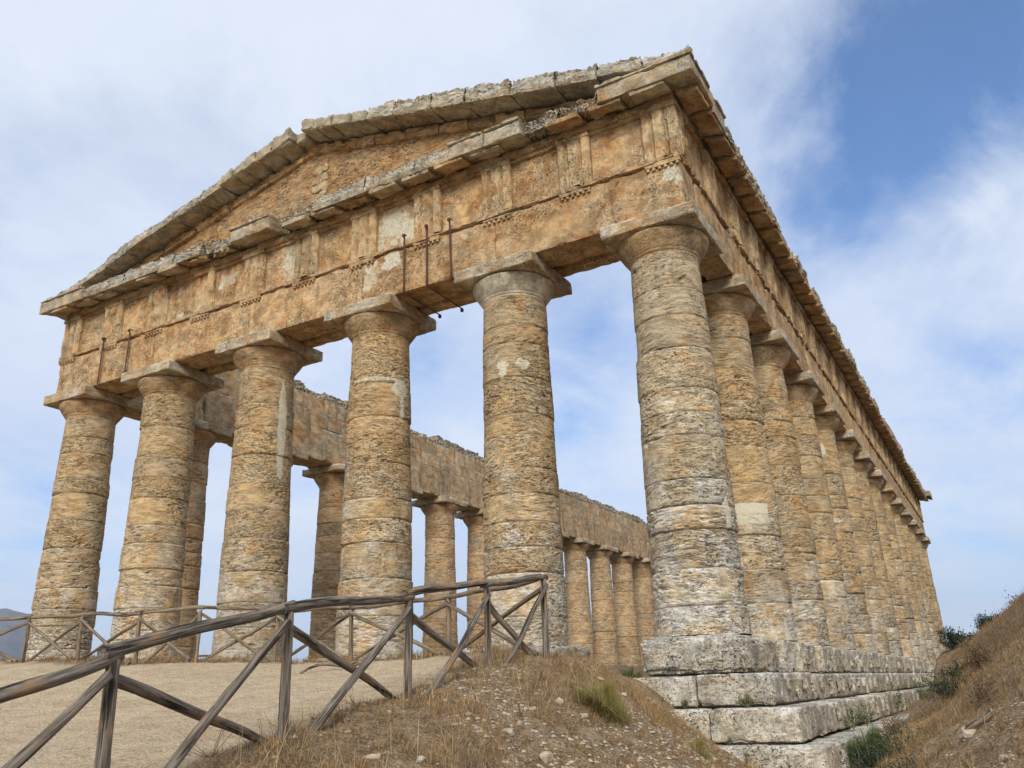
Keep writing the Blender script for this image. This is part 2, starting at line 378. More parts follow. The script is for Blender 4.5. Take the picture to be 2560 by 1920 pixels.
def ground_mat():
    m, k, b = new_mat('ground_earth'); P = k.new('ShaderNodeNewGeometry').outputs['Position']
    path, sand, far = k.attr('path'), k.attr('sand'), k.attr('far')
    n1 = k.noise(P, 1.3, 7, .6); n2 = k.noise(P, 7, 8, .7, .3); n3 = k.noise(P, 38, 6, .7); st = k.voro(P, 26); st2 = k.voro(k.vmath('ADD', P, k.vmath('MULTIPLY', P, (0, 0, 0))), 60)
    gravel = k.mix(k.ss(n1, .35, .65), (.62, .455, .265), (.74, .57, .36))
    gravel = k.mix(k.math('MULTIPLY', k.ss(k.noise(k.mapv(P, (.6, 1.6, 1), (0, 0, 0), (0, 0, .7)), 4.5, 8, .72, .4), .49, .62), .75), gravel, (.44, .32, .20))
    gravel = k.mix(k.math('MULTIPLY', k.ss(n2, .54, .64), .7), gravel, (.60, .53, .40))
    gravel = k.mix(k.math('MULTIPLY', k.ss(n3, .53, .62), .8), gravel, (.76, .64, .46))
    gravel = k.mix(k.math('MULTIPLY', k.ss(n3, .47, .38), .7), gravel, (.24, .17, .10))
    earth = k.mix(k.ss(n2, .38, .62), (.20, .125, .065), (.40, .28, .155))
    earth = k.mix(k.math('MULTIPLY', k.ss(k.noise(P, 2.2, 7, .65), .52, .66), .6), earth, (.46, .34, .22))
    earth = k.mix(k.math('MULTIPLY', k.ss(n3, .54, .63), .7), earth, (.56, .48, .36))
    earth = k.mix(k.math('MULTIPLY', k.ss(n3, .47, .38), .8), earth, (.085, .052, .028))
    sandc = k.mix(k.ss(n2, .35, .65), (.42, .25, .10), (.50, .33, .16))
    farc = k.mix(k.ss(k.noise(P, .05, 8, .65), .42, .6), (.10, .085, .035), (.18, .14, .065))
    farc = k.mix(k.math('MULTIPLY', k.ss(k.noise(P, .35, 7, .7), .54, .62), .85), farc, (.05, .06, .025))
    col = k.mix(path, earth, gravel); col = k.mix(sand, col, sandc); col = k.mix(far, col, farc)
    k.link(col, b.inputs['Base Color'])
    h = k.math('ADD', k.math('MULTIPLY', n3, .8), k.math('MULTIPLY', n2, 1.2))
    h = k.math('SUBTRACT', h, k.math('MULTIPLY', st, .5))
    bp = k.new('ShaderNodeBump'); bp.inputs['Strength'].default_value = 1.0; bp.inputs['Distance'].default_value = .045
    k.link(h, bp.inputs['Height']); k.link(bp.outputs[0], b.inputs['Normal'])
    return m
M_GROUND = ground_mat()
def leafy_mat(name, stops, trans=.25):
    m, k, b = new_mat(name); t = k.attr('tone')
    col = k.mix(k.ss(t, 0, .5), stops[0], stops[1]); col = k.mix(k.ss(t, .5, 1.0), col, stops[2])
    k.link(col, b.inputs['Base Color']); b.inputs['Roughness'].default_value = .8
    return m
M_STRAW = leafy_mat('dry_grass_blades', [(.15, .088, .035), (.33, .205, .09), (.52, .38, .20)])
M_GREEN = leafy_mat('green_leaves', [(.025, .045, .016), (.06, .10, .025), (.14, .19, .05)])
M_DARKG = leafy_mat('dark_green_leaves', [(.012, .024, .014), (.028, .048, .026), (.06, .085, .04)])
M_GOLD = leafy_mat('yellow_green_blades', [(.10, .10, .025), (.22, .19, .055), (.40, .30, .11)])
M_BROWNL = leafy_mat('brown_dry_leaves', [(.085, .05, .025), (.19, .115, .055), (.33, .22, .12)])
def rock_mat():
    m, k, b = new_mat('loose_limestone'); P = k.new('ShaderNodeNewGeometry').outputs['Position']
    n = k.noise(P, 9, 7, .65); f = k.noise(P, 50, 5, .7); oi = k.noise(P, 1.7, 2, .5)
    col = k.mix(k.ss(n, .35, .65), (.38, .29, .18), (.56, .47, .34)); col = k.mix(k.ss(oi, .48, .6), col, k.mix(f, (.33, .29, .22), (.50, .45, .36)))
    k.link(col, b.inputs['Base Color'])
    bp = k.new('ShaderNodeBump'); bp.inputs['Strength'].default_value = .6; bp.inputs['Distance'].default_value = .01
    k.link(k.math('ADD', n, f), bp.inputs['Height']); k.link(bp.outputs[0], b.inputs['Normal'])
    return m
M_ROCK = rock_mat()
def hill_mat():
    m, k, b = new_mat('distant_hills'); P = k.new('ShaderNodeNewGeometry').outputs['Position']
    n = k.noise(P, .004, 9, .65); n2 = k.noise(P, .02, 7, .7)
    col = k.mix(k.ss(n, .4, .62), (.06, .055, .04), (.13, .105, .07)); col = k.mix(k.math('MULTIPLY', k.ss(n2, .5, .62), .7), col, (.03, .036, .026))
    k.link(col, b.inputs['Base Color'])
    return m
M_HILL = hill_mat()

# ------------------------------------------------------------------ terrain
XL = -21.27; YB = 56.53
CP = np.array([
 (.55,-15.2,-1.78),(.4,-13.8,-1.55),(.15,-12,-1.2),(-.15,-9.8,-.92),(-.25,-8,-.63),(0,-7,-.46),
 (-15.2,-4.8,.12),(-13.5,-4.5,.09),(-10.6,-5.2,-.15),(-9.4,-4.6,-.1),(-8,-3.7,-.22),(-6,-3.8,-.28),(-3.1,-4.6,-.3),(-1.2,-5.6,-.38),
 (-21.3,-1.2,.42),(-17.2,-1,.1),(-12.8,-1,.0),(-8.5,-1.2,-.33),(-4.1,-1.2,-.38),(-1.7,-1.5,-.62),(-21.3,-4.5,.3),
 (-5,-12,-1.22),(-5.15,-8.94,-.86),(-10,-9,-.62),(-10,-13,-1.1),(-16,-9,-.4),(-16,-14,-1.0),(-5,-16,-1.75),(-12,-18,-1.8),(-2,-10.5,-1.05),(-2.5,-7,-.62),
 (-22,-8,.05),(-28,-5,-.2),(-28,-12,-1.1),(-28,-20,-2.4),(-12,-26,-3.2),(0,-24,-3.0),(5.5,-17.6,-2.45),(3,-17,-2.3),(9,-22,-2.6),(-40,-30,-6),(0,-45,-6),
 (.9,-10,-1.12),(1.1,-12.1,-1.43),(1.0,-8.2,-.98),(.75,-6.6,-.80),(1.8,-12.3,-1.72),(1.9,-9.8,-1.6),(2.3,-8.1,-1.76),(2.7,-11,-2.05),(2.9,-9,-2.1),(3,-14,-2.2),
 (1.2,-5.8,-1.48),(.5,-4.6,-1.05),(.15,-3.5,-.95),(-.25,-2.2,-1.2),(.5,-2.75,-1.9),(-.55,-1.75,-.9),(-1.0,-1.3,-.76),(-2.5,-1.5,-.48),(-1,-3,-.55),(-.7,-5,-.45),
 (1.5,-3.6,-2.15),(2.4,-3.4,-2.38),(3.2,-2.5,-2.38),(1.6,-2.3,-2.45),(2.6,-5,-2.25),(1.2,-1.3,-2.3),(2.5,-1.5,-2.45),(2.6,0,-2.42),(2.1,-6.5,-1.95),
 (3.2,.3,-2.34),(3.25,5,-2.15),(3.15,13,-1.8),(3,29,-1.28),(2.7,40,-.78),(2.4,50,-.2),(2,60,.3),(3.4,-6,-2.2),(3.6,-10,-2.3),(2.7,10,-1.98),
 (5.5,-12,-1.72),(5.5,-9,-1.45),(5.5,-6,-1.18),(5.5,0,-.5),(5.5,6,.08),(5.5,13,.65),(5.5,20,1.2),(5.4,35,2.3),(5,60,2.4),
 (3.7,-7.5,-2.32),(4.4,-12,-2.25),(4.4,-9,-2.0),(4.4,-6,-1.62),(4.4,0,-1.38),(4.3,6,-1.0),(4.3,13,-.4),(4.1,20,.35),(4.0,35,.6),(3.7,50,1.1),
 (7.5,-12,-1.1),(7.5,-6,-.1),(7.5,6,1.7),(7.5,20,3.4),(7.5,40,4.3),(12,0,2.6),(12,20,5.5),(12,-12,-.4),(14,-22,-2),(10,65,4.2),(1,75,.8),(-10,72,-.2),(22,40,8),(25,0,5),(-24,70,-1),(30,-30,-3),(25,80,7),
 (-19.3,5,-.05),(-19.3,20,-.25),(-12,3,-.15),(-6,3,-.32),(-4,15,-.4),(-12,15,-.3),(-10,35,-.4),(-4,40,-.4),(-19,45,-.4),(-25,6,-.3),(-26,22,-1.2),(-26,45,-2),
 (-34,15,-3),(-36,45,-5),(-42,0,-4),(-48,28,-9),(-45,70,-8),(-10,100,-3),(40,120,6),(-2.5,30,-.4),(-2.5,8,-.4)], float)
def tps_fit(cp):
    X = cp[:, :2]; d = np.hypot(*(X[:, None]-X[None]).transpose(2, 0, 1))
    K = d*1.0   # linear (biharmonic in 3D) kernel: no overshoot
    n = len(X); A = np.zeros((n+3, n+3)); A[:n, :n] = K; A[:n, n] = 1; A[:n, n+1:] = X; A[n, :n] = 1; A[n+1:, :n] = X.T
    return np.linalg.solve(A, np.r_[cp[:, 2], 0, 0, 0])
_W = tps_fit(CP)
_te = np.array([(-3, -2.42), (.3, -2.36), (5, -2.15), (13, -1.82), (29, -1.3), (40, -.8), (50, -.22), (57.5, .12), (64, .4)])
def path_mask(x, y):
    n = fbm(x*1.1, y*1.1, 0*x, 301, 4)-.5; n2 = fbm(x*7, y*7, 0*x, 302, 3)-.5
    edge = np.interp(y, [-18, -14, -12, -9.6, -8, -6.6], [.15, .30, .0, -.30, -.62, -1.8])
    a = sst(edge - x + n*.5+n2*.3, -.05, .18)
    far = np.interp(x, [-24, -15, -10.5, -8, -3, -1.5], [-5.0, -5.25, -5.55, -4.35, -5.1, -5.8])
    return a*sst(far - y + n*.7+n2*.3, -.1, .35)
def ground_z(x, y, detail=True):
    x = np.asarray(x, float); y = np.asarray(y, float); sh = x.shape; x = x.ravel(); y = y.ravel()
    z = np.empty(len(x)); n = len(CP)
    for s in range(0, len(x), 40000):
        xs, ys = x[s:s+40000], y[s:s+40000]
        d = np.sqrt((xs[:, None]-CP[:, 0])**2+(ys[:, None]-CP[:, 1])**2+.12)
        z[s:s+40000] = d@_W[:n]+_W[n]+_W[n+1]*xs+_W[n+2]*ys
    te = np.interp(y, _te[:, 0], _te[:, 1])
    wgt = sst(x, -1.7, -.9)*(1-sst(x, 2.65, 3.0))*sst(y, -1.3, -.7)*(1-sst(y, 57.6, 60))
    z = z*(1-wgt)+te*wgt
    if detail:
        pm = path_mask(x, y)
        near = 1-sst(np.hypot(x, y+6), 30, 60)
        rb = sst(x, 3.3, 4.5)
        z += near*(1-pm)*(.17*(fbm(x*1.3, y*1.3, 0*x, 311, 4)-.5)+.06*(fbm(x*5, y*5, 0*x, 312, 4)-.5))*(1+.9*rb)
        z += near*rb*.14*(fbm(x*.8, y*.8, 0*x, 315, 4)-.5)
        z += near*(.05*(fbm(x*3, y*3, 0*x, 313, 5)-.5)+.018*(vn(x*13, y*13, 0*x, 314)-.5))
    r = np.hypot(x+8, y-15)
    f = sst(r, 70, 420)
    z = np.clip(z, -60, 14)*(1-f)+(-70)*f
    return z.reshape(sh)
def axis(segs):
    out = []
    for a, b, st in segs: out.append(np.arange(a, b, st))
    return np.unique(np.concatenate(out+[np.array([segs[-1][1]])]))
gx = axis([(-9000, -600, 600), (-600, -60, 30), (-60, -22, 1.2), (-22, -5, .10), (-5, 7, .045), (7, 12, .25), (12, 60, 1.5), (60, 600, 30), (600, 9000, 600)])
gy = axis([(-9000, -600, 600), (-600, -60, 30), (-60, -18.5, 1.0), (-18.5, -1, .055), (-1, 8, .10), (8, 66, .4), (66, 120, 3), (120, 600, 30), (600, 9000, 600)])
def build_ground():
    X, Y = np.meshgrid(gx, gy, indexing='ij'); Z = ground_z(X, Y)
    V = np.stack([X, Y, Z], -1).reshape(-1, 3); F = grid_faces(len(gx), len(gy))
    x, y = V[:, 0], V[:, 1]
    pth = path_mask(x, y)
    ins = sst(x, -19.8, -19)*(1-sst(x, -1.8, -1.2))*sst(y, 1.2, 2)*.35
    snd = sst(fbm(x*1.2, y*1.2, 0*x, 330, 3), .3, .5)*sst(x, 2.2, 2.6)*(1-sst(x, 3.6, 4.1))*sst(y, -6.5, -4.5)*(1-sst(y, 3, 6))
    far = sst(np.hypot(x+4, y-2), 28, 45)
    o = mesh_np('ground', V, F, M_GROUND, attrs={'path': pth, 'sand': snd, 'far': far})
    tag(o, 'pale gravel path, dry grassy bank and earth around the temple', kind='structure')
build_ground()
def gz(x, y): return float(ground_z(np.array([x]), np.array([y]))[0])

def on_ground(u, v):
    d = aF+aR*(u-1280)/FPX-aU*(v-960)/FPX; t = np.arange(4.0, 40, .02); P = CAM+d*t[:, None]
    g = ground_z(P[:, 0], P[:, 1], False); k_ = np.argmax(P[:, 2] < g); return P[k_, 0], P[k_, 1]
# distant mountains beyond the valley on the left and behind
def build_hills():
    pts = []
    az = np.radians(np.linspace(-100, 60, 330)); R = np.linspace(2600, 6500, 26)
    A, RR = np.meshgrid(az, R, indexing='ij')
    X = CAM[0]+RR*np.sin(A); Y = CAM[1]+RR*np.cos(A)
    deg = np.degrees(A)
    crest = np.interp(deg, [-100, -66, -62, -59.5, -57.3, -55, -53, -50, -46, -40, -30, 0, 60], [380, 560, 600, 590, 500, 300, 340, 330, 240, 170, 120, 90, 120])
    prof = np.sin(np.clip((RR-2600)/3300, 0, 1)*math.pi/2)**1.3*(1-.35*np.clip((RR-5900)/600, 0, 1))
    Z = -90+crest*1.05*prof*(.72+.5*fbm(X/700, Y/700, 0*X, 401, 6, .55))+60*prof*(fbm(X/150, Y/150, 0*X, 405, 4)-.5)
    V = np.stack([X, Y, Z], -1).reshape(-1, 3)
    o = mesh_np('hills', V, grid_faces(len(az), len(R)), M_HILL); tag(o, 'hazy blue mountains beyond the valley', kind='structure')
build_hills()

# ------------------------------------------------------------------ temple
temple = thing('greek_temple', 'roofless ruined temple of ochre stone with unfluted columns, pediment and steps', 'temple', (0, 0, 0))
H0, R0, R1 = 8.42, .965, .80       # shaft height, bottom radius, top radius
def shaft(seed, nseg, nrow, reps=(), amt=1.0, rot=0.):
    rs = np.random.default_rng(seed)
    # drum joints
    zj = [0.]
    while zj[-1] < H0-.5: zj.append(zj[-1]+rs.uniform(.48, .98))
    zj[-1] = H0; zj = np.array(zj); nd = len(zj)-1
    zs = np.linspace(0, H0, nrow); 
    # pull rows to the joints so that the joint lines stay crisp
    for z0 in zj[1:-1]:
        i = int(np.argmin(abs(zs-z0))); zs[i] = z0
        if 1 < i < nrow-2: zs[i-1] = z0-.012; zs[i+1] = z0+.012
    zs = np.sort(zs)
    th = np.arange(nseg)/nseg*2*math.pi
    T, Z = np.meshgrid(th, zs, indexing='ij')
    wav = .035*(vn(np.cos(T)*1.5, np.sin(T)*1.5, 0*Z+seed, 5)-.5)
    di = np.clip(np.searchsorted(zj, Z, side='right')-1, 0, nd-1)
    t = Z/H0; r = R0+(R1-R0)*t + .012*np.sin(t*math.pi)
    ro = rs.uniform(-.018, .020, nd)[di]; ox = rs.uniform(-.012, .012, nd)[di]; oy = rs.uniform(-.012, .012, nd)[di]
    am = rs.uniform(.15, 1.7, nd)[di]
    x0, y0 = np.cos(T)*r, np.sin(T)*r
    tl = (rs.uniform(-.35, .35, nd)*(rs.uniform(0, 1, nd) < .4))[di]
    sc = rs.uniform(.6, 1.5, nd)[di]
    e = erosion(x0*sc+di*7.3+seed, y0*sc+di*3.1, (Z+tl*(x0+y0))*sc, seed, amt)*am
    zd = np.min(abs(Z[..., None]-(zj[1:-1])+wav[..., None]*.0), axis=-1)
    ch = sst(fbm(x0*2.2, y0*2.2, Z*1.2, seed+70, 3), .42, .72)
    groove = .042*np.exp(-(zd/.015)**2)*(.45+.8*ch)+.03*np.exp(-(zd/.06)**2)*ch*sst(fbm(x0*6, y0*6, Z*3, seed+71, 2), .4, .7)
    gash = .07*sst(vn(x0*1.6, y0*1.6, Z*2.2, seed+80), .86, .97)*sst(vn(x0*6, y0*6, Z*14, seed+81), .3, .6)
    rep = np.zeros_like(T)
    for (ta, za, wa, ha, ir) in reps:
        dth = (T-ta+math.pi) % (2*math.pi)-math.pi
        q = np.maximum(abs(dth*r)/wa, abs(Z-za)/ha) if ir < 0 else np.sqrt((dth*r/wa)**2+((Z-za)/ha)**2)
        q = q+(abs(ir)*(fbm(x0*7, y0*7, Z*7, seed+90, 3)-.5)*2)
        rep = np.maximum(rep, 1-sst(q, .88, 1.02))
    rr = r+ro-(e+groove+gash)*(1-rep*.95)+.0*rep
    V = np.stack([np.cos(T)*rr+ox, np.sin(T)*rr+oy, Z], -1).reshape(-1, 3)
    dr = rs.uniform(0, 1, nd)[di]
    return V, grid_faces(nseg, nrow, True), {'drum': dr.ravel(), 'rep': rep.ravel()}
def capital_mesh(seed, nseg=96, plain=False):
    pr = [(.795, 8.40), (.80, 8.44), (.81, 8.455), (.795, 8.462), (.815, 8.475), (.84, 8.50), (.828, 8.508), (.85, 8.52), (.835, 8.528), (.865, 8.55), (.90, 8.60), (.95, 8.67), (1.0, 8.745), (1.045, 8.82), (1.075, 8.89), (1.08, 8.93), (1.06, 8.965), (1.0, 8.987)]
    pr = np.array(pr)
    # densify
    s = np.r_[0, np.cumsum(np.hypot(*np.diff(pr, axis=0).T))]; u = np.linspace(0, s[-1], 44)
    rr, zz = np.interp(u, s, pr[:, 0]), np.interp(u, s, pr[:, 1])
    th = np.arange(nseg)/nseg*2*math.pi
    T = th[:, None]; r = rr[None, :]+0*T; z = zz[None, :]+0*T
    x, y = np.cos(T)*r, np.sin(T)*r
    e = erosion(x+seed, y, z, seed+500, .45 if plain else .75)*.8
    V = np.stack([np.cos(T)*(r-e), np.sin(T)*(r-e), z], -1).reshape(-1, 3)
    return V, grid_faces(nseg, len(u), True)
AB = 1.147
def abacus_mesh(seed, res=.035, chip=.06):
    return stone_box(spaced(-AB, AB, res), spaced(-AB, AB, res), spaced(8.975, 9.300, .03), seed+600, .22, chip=chip*.35, chipw=.015, round_=.008, broad=.1)
def column(x, y, seed, meshes=None, rot=0., reps=(), nseg=220, nrow=560, mat=None, cap='cap', label=None, chip=.06, amt=1.0):
    if meshes is None:
        V, F, at = shaft(seed, nseg, nrow, reps, amt)
        sh = mesh_np('column', V, F, mat or M_COL, temple, at)
        V, F = capital_mesh(seed, 96 if nseg > 150 else 56, cap == 'new'); ca = mesh_np('capital', V, F, M_MORTAR_CAP if cap == 'new' else M_CAP, sh)
        V, F = abacus_mesh(seed, .035 if nseg > 150 else .07, chip); ab = mesh_np('abacus', V, F, M_ABA, sh, sharp=42)
        meshes = (sh.data, ca.data, ab.data)
    else:
        sh = add_obj('column', meshes[0], temple); ca = add_obj('capital', meshes[1], sh); ab = add_obj('abacus', meshes[2], sh)
    sh.location = (x, y, 0); sh.rotation_euler = (0, 0, rot)
    if label: sh['label'] = label
    return meshes
M_MORTAR_CAP = stone_mat('pale_restored_capital_stone', (.60, .53, .39), (.64, .575, .44), (.36, .24, .13), (.60, .56, .46), (.10, .07, .045), grey_amt=.1, pit=.12, zsq=1.5, bump=.5)
FX = [0, -4.112, -8.462, -12.812, -17.162, -21.274]
LY = [0]+[4.21+4.374*i for i in range(12)]+[2*4.21+11*4.374]
def ang(x, y, px, py): return math.atan2(py-y, px-x)
PI = math.pi
# front row, each column its own stone
column(0, 0, 11, nseg=340, nrow=640, mat=M_COL1, label='massive grey-lichened corner column nearest the right front', chip=.07, amt=1.25,
       reps=[(-.35, 2.40, .10, .28, .6), (-.52, 3.6, .06, .10, .5)])
column(FX[1], 0, 12, nseg=300, nrow=620, cap='new', chip=.05, amt=.95, label='column with two round pale mortar patches under a restored capital',
       reps=[(-1.51, 6.50, .14, .20, .9), (-.86, 6.52, .17, .16, .9)])
column(FX[2], 0, 13, nseg=260, nrow=600, chip=.07, label='column with a pale band of mortar below its neck',
       reps=[(-.95, 7.10, .95, .055, .35), (-.18, 6.85, .28, .28, .3), (-.12, 6.45, .08, .50, .4)])
column(FX[3], 0, 14, nseg=240, nrow=580, chip=.05, amt=.9, reps=[(-.12, 6.5, .16, 1.6, .2)])
column(FX[4], 0, 15, nseg=220, nrow=560, chip=.04, amt=1.05)
column(FX[5], 0, 16, nseg=220, nrow=560, chip=.02, amt=1.35, label='heavily eroded corner column at the left front')
# flanks
mR1 = column(0, LY[1], 21, nseg=220, nrow=560, amt=1.15, chip=.07, reps=[(-1.0, 3.02, .46, .26, -.06), (-.5, .2, .05, .3, .3)])
mR2 = column(0, LY[2], 22, nseg=180, nrow=480, amt=1.1, chip=.06)
mR3 = column(0, LY[3], 23, nseg=160, nrow=420, amt=.95, chip=.08)
mR4 = column(0, LY[4], 24, nseg=140, nrow=360, amt=1.2, chip=.05, reps=[(-1.2, 7.6, .2, .3, .4), (-1.3, 4.8, .5, .1, .3)])
mL1 = column(XL, LY[1], 31, nseg=130, nrow=360, mat=M_INNER, amt=1.3, chip=.12)
mL2 = column(XL, LY[2], 32, nseg=130, nrow=360, mat=M_INNER, amt=1.1, chip=.12)
mL3 = column(XL, LY[3], 33, nseg=120, nrow=340, mat=M_INNER, amt=1.1, chip=.14)
mL4 = column(XL, LY[4], 34, nseg=120, nrow=320, mat=M_INNER, amt=1.2, chip=.10)
vr = [mR4, mR3, mR2, mR1]
for i in range(5, 14): column(0, LY[i], 0, vr[i % 4], rot=PI/2*(i % 4)+.0*i)
vl = [mL1, mL2, mL3, mL4]
for i in range(5, 14): column(XL, LY[i], 0, vl[i % 4], rot=PI/2*((i*3) % 4))
for i in range(1, 5): column(FX[i], YB, 0, vr[i % 4], rot=PI/2*(i % 4))

def part(name, VF, mat, parent=temple, attrs=None, label=None):
    o = mesh_np(name, VF[0], VF[1], mat, parent, attrs, sharp=42)
    if label: o['label'] = label
    return o
REPS = [(-7.35, 11.5, .72, .62, .75), (-11.35, 11.45, .26, .62, .5), (-14.0, 11.66, .35, .22, .5), (-8.2, 10.12, .25, .42, .5), (-7.45, 10.4, .36, .25, .5), (.66, 10.35, .26, .40, .7), (-12.95, 11.2, .1, .5, .5), (-16.2, 10.95, .2, .12, .5)]
def rep_front(V):
    r = np.zeros(len(V)); x, z = V[:, 0], V[:, 2]
    for cx, cz, w_, h_, ho in REPS:
        q = np.maximum(abs(x-cx)/w_, abs(z-cz)/h_)+1.5*(fbm(x*4, z*4, 0*x, 881, 5, .62)-.5)
        r = np.maximum(r, (1-sst(q, .78, .90))*(1-ho*sst(fbm(x*3.4, z*3.4, 0*x, 882, 4), .50, .56)))
    return r*(V[:, 1] < -.7)
def drum_attr(V, F, val): return {'drum': np.full(len(V), val)}
def stone_run(name, boxes, mat, parent=temple, label=None, rep=None):
    """a part made of several stones: each stone carries its own tint"""
    Vs, dr = [], []
    for V, F in boxes: dr.append(np.full(len(V), random.random()))
    V, F = join_parts(boxes)
    at = {'drum': np.concatenate(dr)}
    if rep: at['rep'] = rep(V)
    return part(name, (V, F), mat, parent, at, label)
# ---- architrave
ZA, ZT, ZF, ZG = 9.302, 10.66, 10.79, 12.25
joints = [XL-.88]+[FX[i] for i in (4, 3, 2, 1)]+[.88]
res = lambda d: .035 if d < 24 else .05
bx = []
for i in range(5):
    a, b = joints[i]+(.003 if i else 0), joints[i+1]-(.003 if i < 4 else 0)
    bx.append(stone_box(spaced(a, b, .034), spaced(-.90, .14, .05), spaced(ZA, ZT, .034), 700+i, .75, chip=.03, chipw=.03, round_=.01, broad=.25))
    bx.append(stone_box(spaced(a+.0, b, .08), spaced(.32, .72, .06), spaced(ZA+.004, ZT, .06), 710+i, .3, chip=.02, broad=.1))
front_arch = stone_run('architrave', bx, M_ENT, rep=rep_front, label='front architrave of smooth ochre blocks')
def rbox(y0, y1, x0, x1, z0, z1, seed, mat_res, **kw):
    return stone_box(spaced(x0, x1, max(mat_res, .05)), spaced(y0, y1, mat_res), spaced(z0, z1, mat_res*.8), seed, **kw)
bx = []
ys_ = [.724]+LY[1:]
for i in range(13):
    a, b = ys_[i]+.003, ys_[i+1]-.003
    if i == 12: b = YB-.73
    r = .05+.012*i
    bx.append(stone_box(spaced(.10, .88+.004, max(.06, r)), spaced(a, b, r*1.3), spaced(ZA, ZT, r*.8), 730+i, .9, chip=.08, chipw=.04))
    bx.append(stone_box(spaced(-.72, .04, max(.09, r)), spaced(a, b, r*2), spaced(ZA, ZT, r*1.5), 750+i, .8, chip=.07))
stone_run('architrave', bx, M_ENT, label='architrave along the right flank')
bx = []
for i in range(13):
    a, b = ys_[i]+.003, (ys_[i+1] if i < 12 else YB-.73)-.003
    r = .055+.008*i
    bx.append(stone_box(spaced(XL-.05, XL+.72, r), spaced(a, b, r*1.2), spaced(ZA, ZT+.2, r*.8), 770+i, .6, chip=.05, chipw=.04, broad=.4))
    bx.append(stone_box(spaced(XL-.88, XL-.11, .12), spaced(a, b, .2), spaced(ZA, ZT+.2, .12), 790+i, .8, chip=.07))
stone_run('architrave', bx, M_BACK, label='stained inner face of the left flank architrave')
part('architrave', stone_box(spaced(XL-.88, .88, .15), spaced(YB-.72, YB+.88, .15), spaced(ZA, ZT, .1), 799, .9, chip=.08), M_BACK)

# ---- taenia (band under the frieze)
def band(axis_, a, b, out_, z0, z1, seed, r, T=None, chip=.05, amt=.5, inn=.3, rough=0.):
    if axis_ == 'x': return stone_box(spaced(a, b, r), spaced(out_, out_+inn, .05), spaced(z0, z1, .03), seed, amt, chip=chip, chipw=.03, rough=rough)
    return stone_box(spaced(out_-inn, out_, .05), spaced(a, b, r), spaced(z0, z1, .035), seed, amt, chip=chip, chipw=.03, rough=rough)
part('taenia', band('x', XL-.955, .955, -.975, ZT+.002, ZT+.12, 801, .035, chip=.045, rough=.005), M_ENT, front_arch)
part('taenia', band('y', -.60, YB+.9, .96, ZT+.001, ZT+.125, 802, .06, chip=.09, rough=.02), M_ENT)

# ---- frieze
_f = stone_box(spaced(XL-.83, .83, .036), spaced(-.785, .70, .1), spaced(ZT+.122, ZG, .036), 811, .75, chip=0., broad=.3)
fr = part('frieze', _f, M_ENT, attrs={'rep': rep_front(_f[0]), 'drum': (np.searchsorted([-21.76, -19.5, -17.23, -15.02, -12.81, -10.637, -8.46, -6.25, -4.04, -1.775, .485], _f[0][:, 0])*.37) % 1.}, label='front frieze with triglyphs and plain metopes')
for s_ in ():
    pass
frR = part('frieze', stone_box(spaced(-.70, .83, .12), spaced(.71, YB+.8, .075), spaced(ZT+.127, ZG, .05), 812, 1.0), M_ENT, label='frieze along the right flank')
bx = []
for k_, (z0, z1, ins_) in enumerate([(ZT+.205, 11.55, .03), (11.555, 12.30, .06)]):
    y0 = .74
    while y0 < YB-.8:
        y1 = min(y0+random.uniform(2.6, 4.4), YB-.73)
        bx.append(stone_box(spaced(XL-.82, XL+.70-ins_+random.uniform(-.012, .012), .12), spaced(y0+.004, y1-.004, .065+.002*y0), spaced(z0, z1, .05), int(820+k_*50+y0), .6, chip=.02, broad=.4))
        y0 = y1
frL = stone_run('frieze', bx, M_BACK, label='two coursed backing of the left flank frieze seen from inside')
part('frieze', stone_box(spaced(XL-.83, .83, .2), spaced(YB-.70, YB+.83, .15), spaced(ZT+.001, ZG, .12), 815, 1.0), M_BACK)

# white plaster patches on the metopes and architrave
def plaster(pts, yface, seed, parent, thick=.012, name='plaster_patch', label=None):
    """irregular thin coat of plaster: polygon filled with a dense wobbly disc"""
    P = np.array(pts, float); c = P.mean(0)
    per = np.r_[P, P[:1]]; s = np.r_[0, np.cumsum(np.hypot(*np.diff(per, axis=0).T))]
    n = 260; u = np.linspace(0, s[-1], n, endpoint=False)
    ox, oz = np.interp(u, s, per[:, 0]), np.interp(u, s, per[:, 1])
    w_ = .16*(fbm(ox*6, oz*6, 0*ox, seed, 5, .62)-.5)*2
    d = np.stack([ox-c[0], oz-c[1]], -1); L = np.hypot(*d.T); d = d/L[:, None]; L = L+w_
    rings = np.array([0., .25, .5, .75, .93, 1.0, 1.0]); off = np.array([1, 1, 1, 1, .9, .5, -1.5])*thick
    V = [];
    for r_, o_ in zip(rings, off):
        V.append(np.stack([c[0]+d[:, 0]*L*r_, np.full(n, yface)-o_, c[1]+d[:, 1]*L*r_], -1))
    V = np.stack(V, 1).reshape(-1, 3)
    V[:, 1] -= .006*fbm(V[:, 0]*9, V[:, 2]*9, 0*V[:, 0], seed+3, 3)
    return part(name, (V, grid_faces(n, len(rings), True)), M_TRI if name == 'repair_stone' else M_MORTAR, parent, label=label)
yM = -.835

